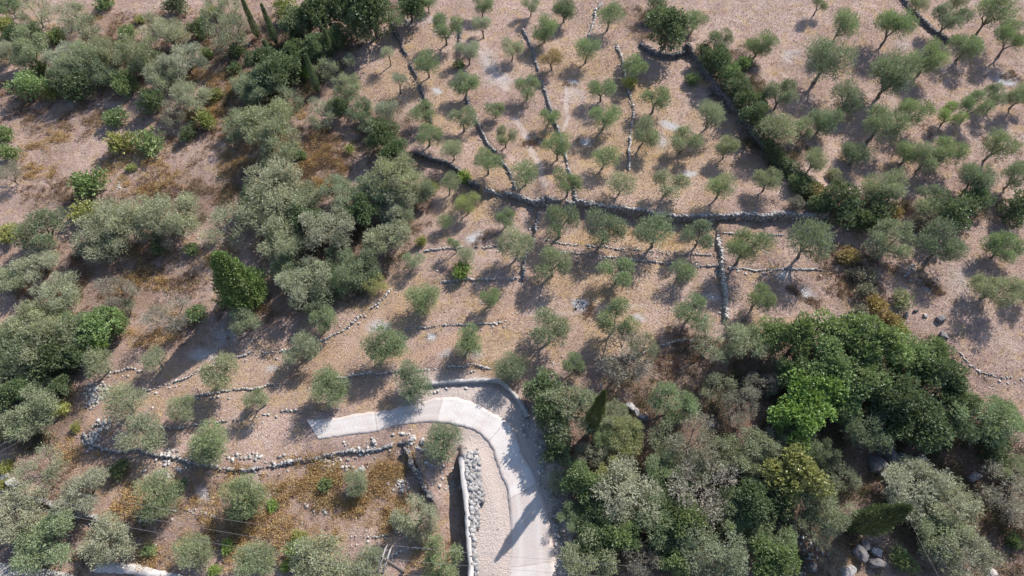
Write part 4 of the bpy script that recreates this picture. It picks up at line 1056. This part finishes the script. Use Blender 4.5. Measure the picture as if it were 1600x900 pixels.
for tip, base, w, kind, tone, lab in CYP:
    bx_, by_, bz_ = place(*base)
    # height: the point on the plumb line through the base that shows nearest to the tip
    best = min(np.linspace(1.5, 16, 300), key=lambda hh: (lambda q: (q[0] - tip[0]) ** 2 + (q[1] - tip[1]) ** 2)(
        (lambda X_, Y_, Z_: (800 + FPX * X_ / (Y_ * ST - Z_ * CT), 450 - FPX * (Y_ * CT + Z_ * ST) / (Y_ * ST - Z_ * CT)))(bx_, by_, bz_ + hh - CAM_H)))
    tm, cm = PC[kind]
    wr = {'thin': .075, 'spindle': .17, 'cone': .33}[kind]
    R = w / 2 / px_per_m(base[0], base[1], best / 2)
    root = bpy.data.objects.new('cypress_tree' if kind != 'cone' else 'conifer_tree', None); col.objects.link(root)
    root.location = (bx_, by_, bz_ - .03); root.scale = (R / wr, R / wr, best); root.rotation_euler = (0, 0, rdp.uniform(0, 6))
    tag(root, lab, 'cypress' if kind != 'cone' else 'conifer', 'thin cypresses near the top edge' if kind == 'thin' else None)
    o1 = bpy.data.objects.new('trunk', tm); col.objects.link(o1); o1.parent = root
    o2 = bpy.data.objects.new('foliage', cm); col.objects.link(o2); o2.parent = root
    o2.color = jitter_col(TONES[tone][0], rdp, .05)

# ------------------------------------------------------------------ boulders
def boulder(px, py, wpx, label, seed, mat, sq=.65):
    rg = np.random.default_rng(seed)
    x, y, z = place(px, py, .2)
    r = wpx / 2 / px_per_m(px, py, .2)
    Vc, Fc = _cube_sphere(10)
    Nn = Vc / np.linalg.norm(Vc, axis=1)[:, None]
    V = Vc * .55 + Nn * .5
    k = rg.normal(0, 1, (7, 3)); k /= np.linalg.norm(k, axis=1)[:, None]
    for kk in k:
        d_ = V @ kk; V = V - np.outer(np.clip(d_ - rg.uniform(.55, .8), 0, 1) * .85, kk)
    V = V * (1 + .16 * (vnoise(Nn[:, 0] * 3 + 9, Nn[:, 1] * 3 + Nn[:, 2] * 2.3 + 5, .6, seed) - .5)[:, None])
    V += (vnoise(Nn[:, 0] * 4 + 9, Nn[:, 2] * 4 + Nn[:, 1] * 3 + 5, .9, seed + 1) - .5)[:, None] * Nn * .14
    V = V * np.array([r, r * rg.uniform(.6, .85), r * sq])
    me = mesh_np('boulder', V, Fc, mat, False, {'tone': ('FLOAT', rg.uniform(.2, .8, len(V)))})
    o = add('boulder', me, None, (x, y, z + r * sq * .28), rg.uniform(0, 6))
    tag(o, label, 'boulder', 'limestone boulders in the thicket')
BOULD = [(1371,726,30,'long grey boulder, lower left of the cluster above the feathery olive'),(1392,716,34,'long slanted grey boulder in the middle of the cluster above the feathery olive'),(1380,738,20,'small pale-topped boulder at the bottom of the cluster above the feathery olive'),
 (1376,707,14,'smallest boulder at the top of the cluster above the feathery olive'),(1410,714,18,'dark boulder on the shaded right side of the cluster above the feathery olive'),(1440,718,20,'boulder in shade under the dark trees, right of the boulder cluster'),
 (1342,866,27,'large blue-grey boulder at the bottom edge, left of its cluster'),(1370,878,26,'large blue-grey boulder at the bottom edge, right of its cluster'),(1371,862,18,'small pale boulder on top of the bottom-edge cluster'),(1352,852,22,'upper blue-grey boulder of the bottom-edge cluster'),
 (1325,892,24,'rounded pale boulder touching the bottom edge beside dry grass'),(1548,892,18,'single white boulder at the bottom edge under the feathery olives'),(1270,888,20,'shaded boulder at the bottom edge left of the cypress shadow'),
 (985,634,18,'flat pale boulder, upper one in the brown scrub right of the cypress'),(994,644,14,'small pale boulder, middle one in the brown scrub right of the cypress'),(1005,654,16,'dark boulder, lower one in the brown scrub right of the cypress'),
 (1470,499,14,'largest of the small dark boulders on the bare pink slope'),(1447,492,9,'white small boulder on the bare pink slope beside a dark one'),(1433,485,9,'small dark boulder closest to the grey-green slope shrub'),(1416,493,13,'dark boulder at the foot of the grey-green slope shrub'),(1475,524,14,'low grey boulder right above the broadleaf mass on the bare slope'),
 (21,757,22,'squared white boulder beside the red soil patch'),(8,745,18,'flat white boulder at the left edge above the red soil'),
 (660,690,12,'white boulder on the verge left of the lone dark olive'),(645,684,12,'white boulder at the top of the ramp wall'),(583,690,9,'small white boulder under the road verge'),(1110,663,14,'grey boulder in the gap between thicket trees'),(1520,745,22,'long grey boulder in shade above the brown sparse trees')]
for i, b in enumerate(BOULD):
    boulder(b[0], b[1], b[2], b[3], 300 + i, m_white if 'white' in b[3] else (m_stone if 'pale' in b[3] else m_grey), .8)

# ------------------------------------------------------------------ utility pole with twin crossarms, and the wires
m_wood, nt, out = new_mat('weathered_wood')
pos = nt.nodes.new('ShaderNodeTexCoord').outputs['Object']; nb = noise(nt, pos, 6, 5, .7)
bsdf(nt, out, mix(nt, nb, (.10,.085,.075), (.22,.19,.17)), .9, nb, .4, .02)
m_galv, nt, out = new_mat('galvanised_steel')
nb = noise(nt, objco(nt), 8, 3, .6)
bsdf(nt, out, mix(nt, nb, (.17,.155,.145), (.34,.32,.30)), .8)
m_ins, nt, out = new_mat('insulator_porcelain')
bsdf(nt, out, (.10,.07,.06), .3, spec=.5)
m_wire, nt, out = new_mat('wire_metal')
bsdf(nt, out, (.20,.19,.19), .6)
PH = 9.0
tpx = P(601, 874, PH)
gz = height1(*tpx)
pole = bpy.data.objects.new('utility_pole', None); col.objects.link(pole)
pole.location = (tpx[0], tpx[1], gz)
tag(pole, 'brown utility pole with twin parallel crossarms at the bottom edge', 'utility pole')
mb = MB(); mb.tube([(0, 0, -.3), (0, 0, 4), (0, 0, PH - gz - .1)], [.17, .15, .12], 10); mb.tube([(0, 0, PH - gz - .1), (0, 0, PH - gz)], [.12, .01], 10)
add('pole', mb.mesh('pole', m_wood, True), pole)
e1 = np.array(P(592, 896, PH)); e2 = np.array(P(607, 850, PH))
dv = e2 - e1; ln = np.linalg.norm(dv); dv /= ln; pv = np.array([-dv[1], dv[0]]); ang_ = math.atan2(dv[1], dv[0])
RZ = np.array([[math.cos(ang_), -math.sin(ang_), 0], [math.sin(ang_), math.cos(ang_), 0], [0, 0, 1]])
tips = []
za = PH - gz - .35
for s_ in (-1, 1):
    mb = MB(); cc = (e1 + e2) / 2 - np.array(tpx) + pv * s_ * .19
    mb.box((cc[0], cc[1], za), (ln, .11, .13), RZ)
    arm = add('crossarm', mb.mesh('crossarm', m_galv), pole)
    mi = None
    for k in (-.47, 0, .47):
        mb = MB(); q = cc + dv * ln * k
        mb.tube([(q[0], q[1], za + .07), (q[0], q[1], za + .16), (q[0], q[1], za + .2), (q[0], q[1], za + .3)], [.02, .07, .05, .06], 8)
        add('insulator', mb.mesh('insulator', m_ins, True), pole)
for k in (-.3, .3):
    mb = MB(); q = (e1 + e2) / 2 - np.array(tpx) + dv * ln * k
    mb.box((q[0], q[1], za - .08), (.1, .46, .03), RZ)
    add('bracket', mb.mesh('bracket', m_galv), pole)
def wire(name, a, b, sag, label, r=.009, n=40):
    a = np.array(a, float); b = np.array(b, float)
    pts = [a * (1 - t) + b * t - np.array([0, 0, sag * 4 * t * (1 - t)]) for t in np.linspace(0, 1, n)]
    mb = MB(); mb.tube([p_ - a for p_ in pts], r, 5)
    o = add(name, mb.mesh(name, m_wire, True), None, a); tag(o, label, 'wire', 'overhead wires'); return o
m0 = (e1 + e2) / 2
for k, nm in ((-.47, 'near end'), (0, 'middle'), (.47, 'far end')):
    q = m0 + dv * ln * k
    lx, ly = P(-160, 738 - (k * 36), 8.4)
    wire('overhead_wire', (q[0], q[1], PH - .1), (lx, ly, 9.6), 2.0, f'thin wire from the {nm} of the crossarms towards the left edge of the photo')
    lx, ly = P(1010, 905 - k * 40, 8)
    wire('overhead_wire', (q[0], q[1], PH - .1), (lx, ly, 8), .5, f'thin wire from the {nm} of the crossarms to the thicket across the road')
a_ = P(-60, 724, 6); b_ = P(95, 646, 5.5)
wire('overhead_wire', (*a_, 6), (*b_, 5.5), .2, 'upper of two bright wires running into the yellow thicket-edge shrub')
a_ = P(-60, 736, 6); b_ = P(90, 655, 5.2)
wire('overhead_wire', (*a_, 6), (*b_, 5.2), .2, 'lower of two bright wires running into the yellow thicket-edge shrub')
a_ = P(1384, 728, 6); b_ = P(1480, 925, 7)
wire('overhead_wire', (*a_, 6), (*b_, 7), .3, 'thin wire crossing the feathery olives beside the leaning spindle cypress')
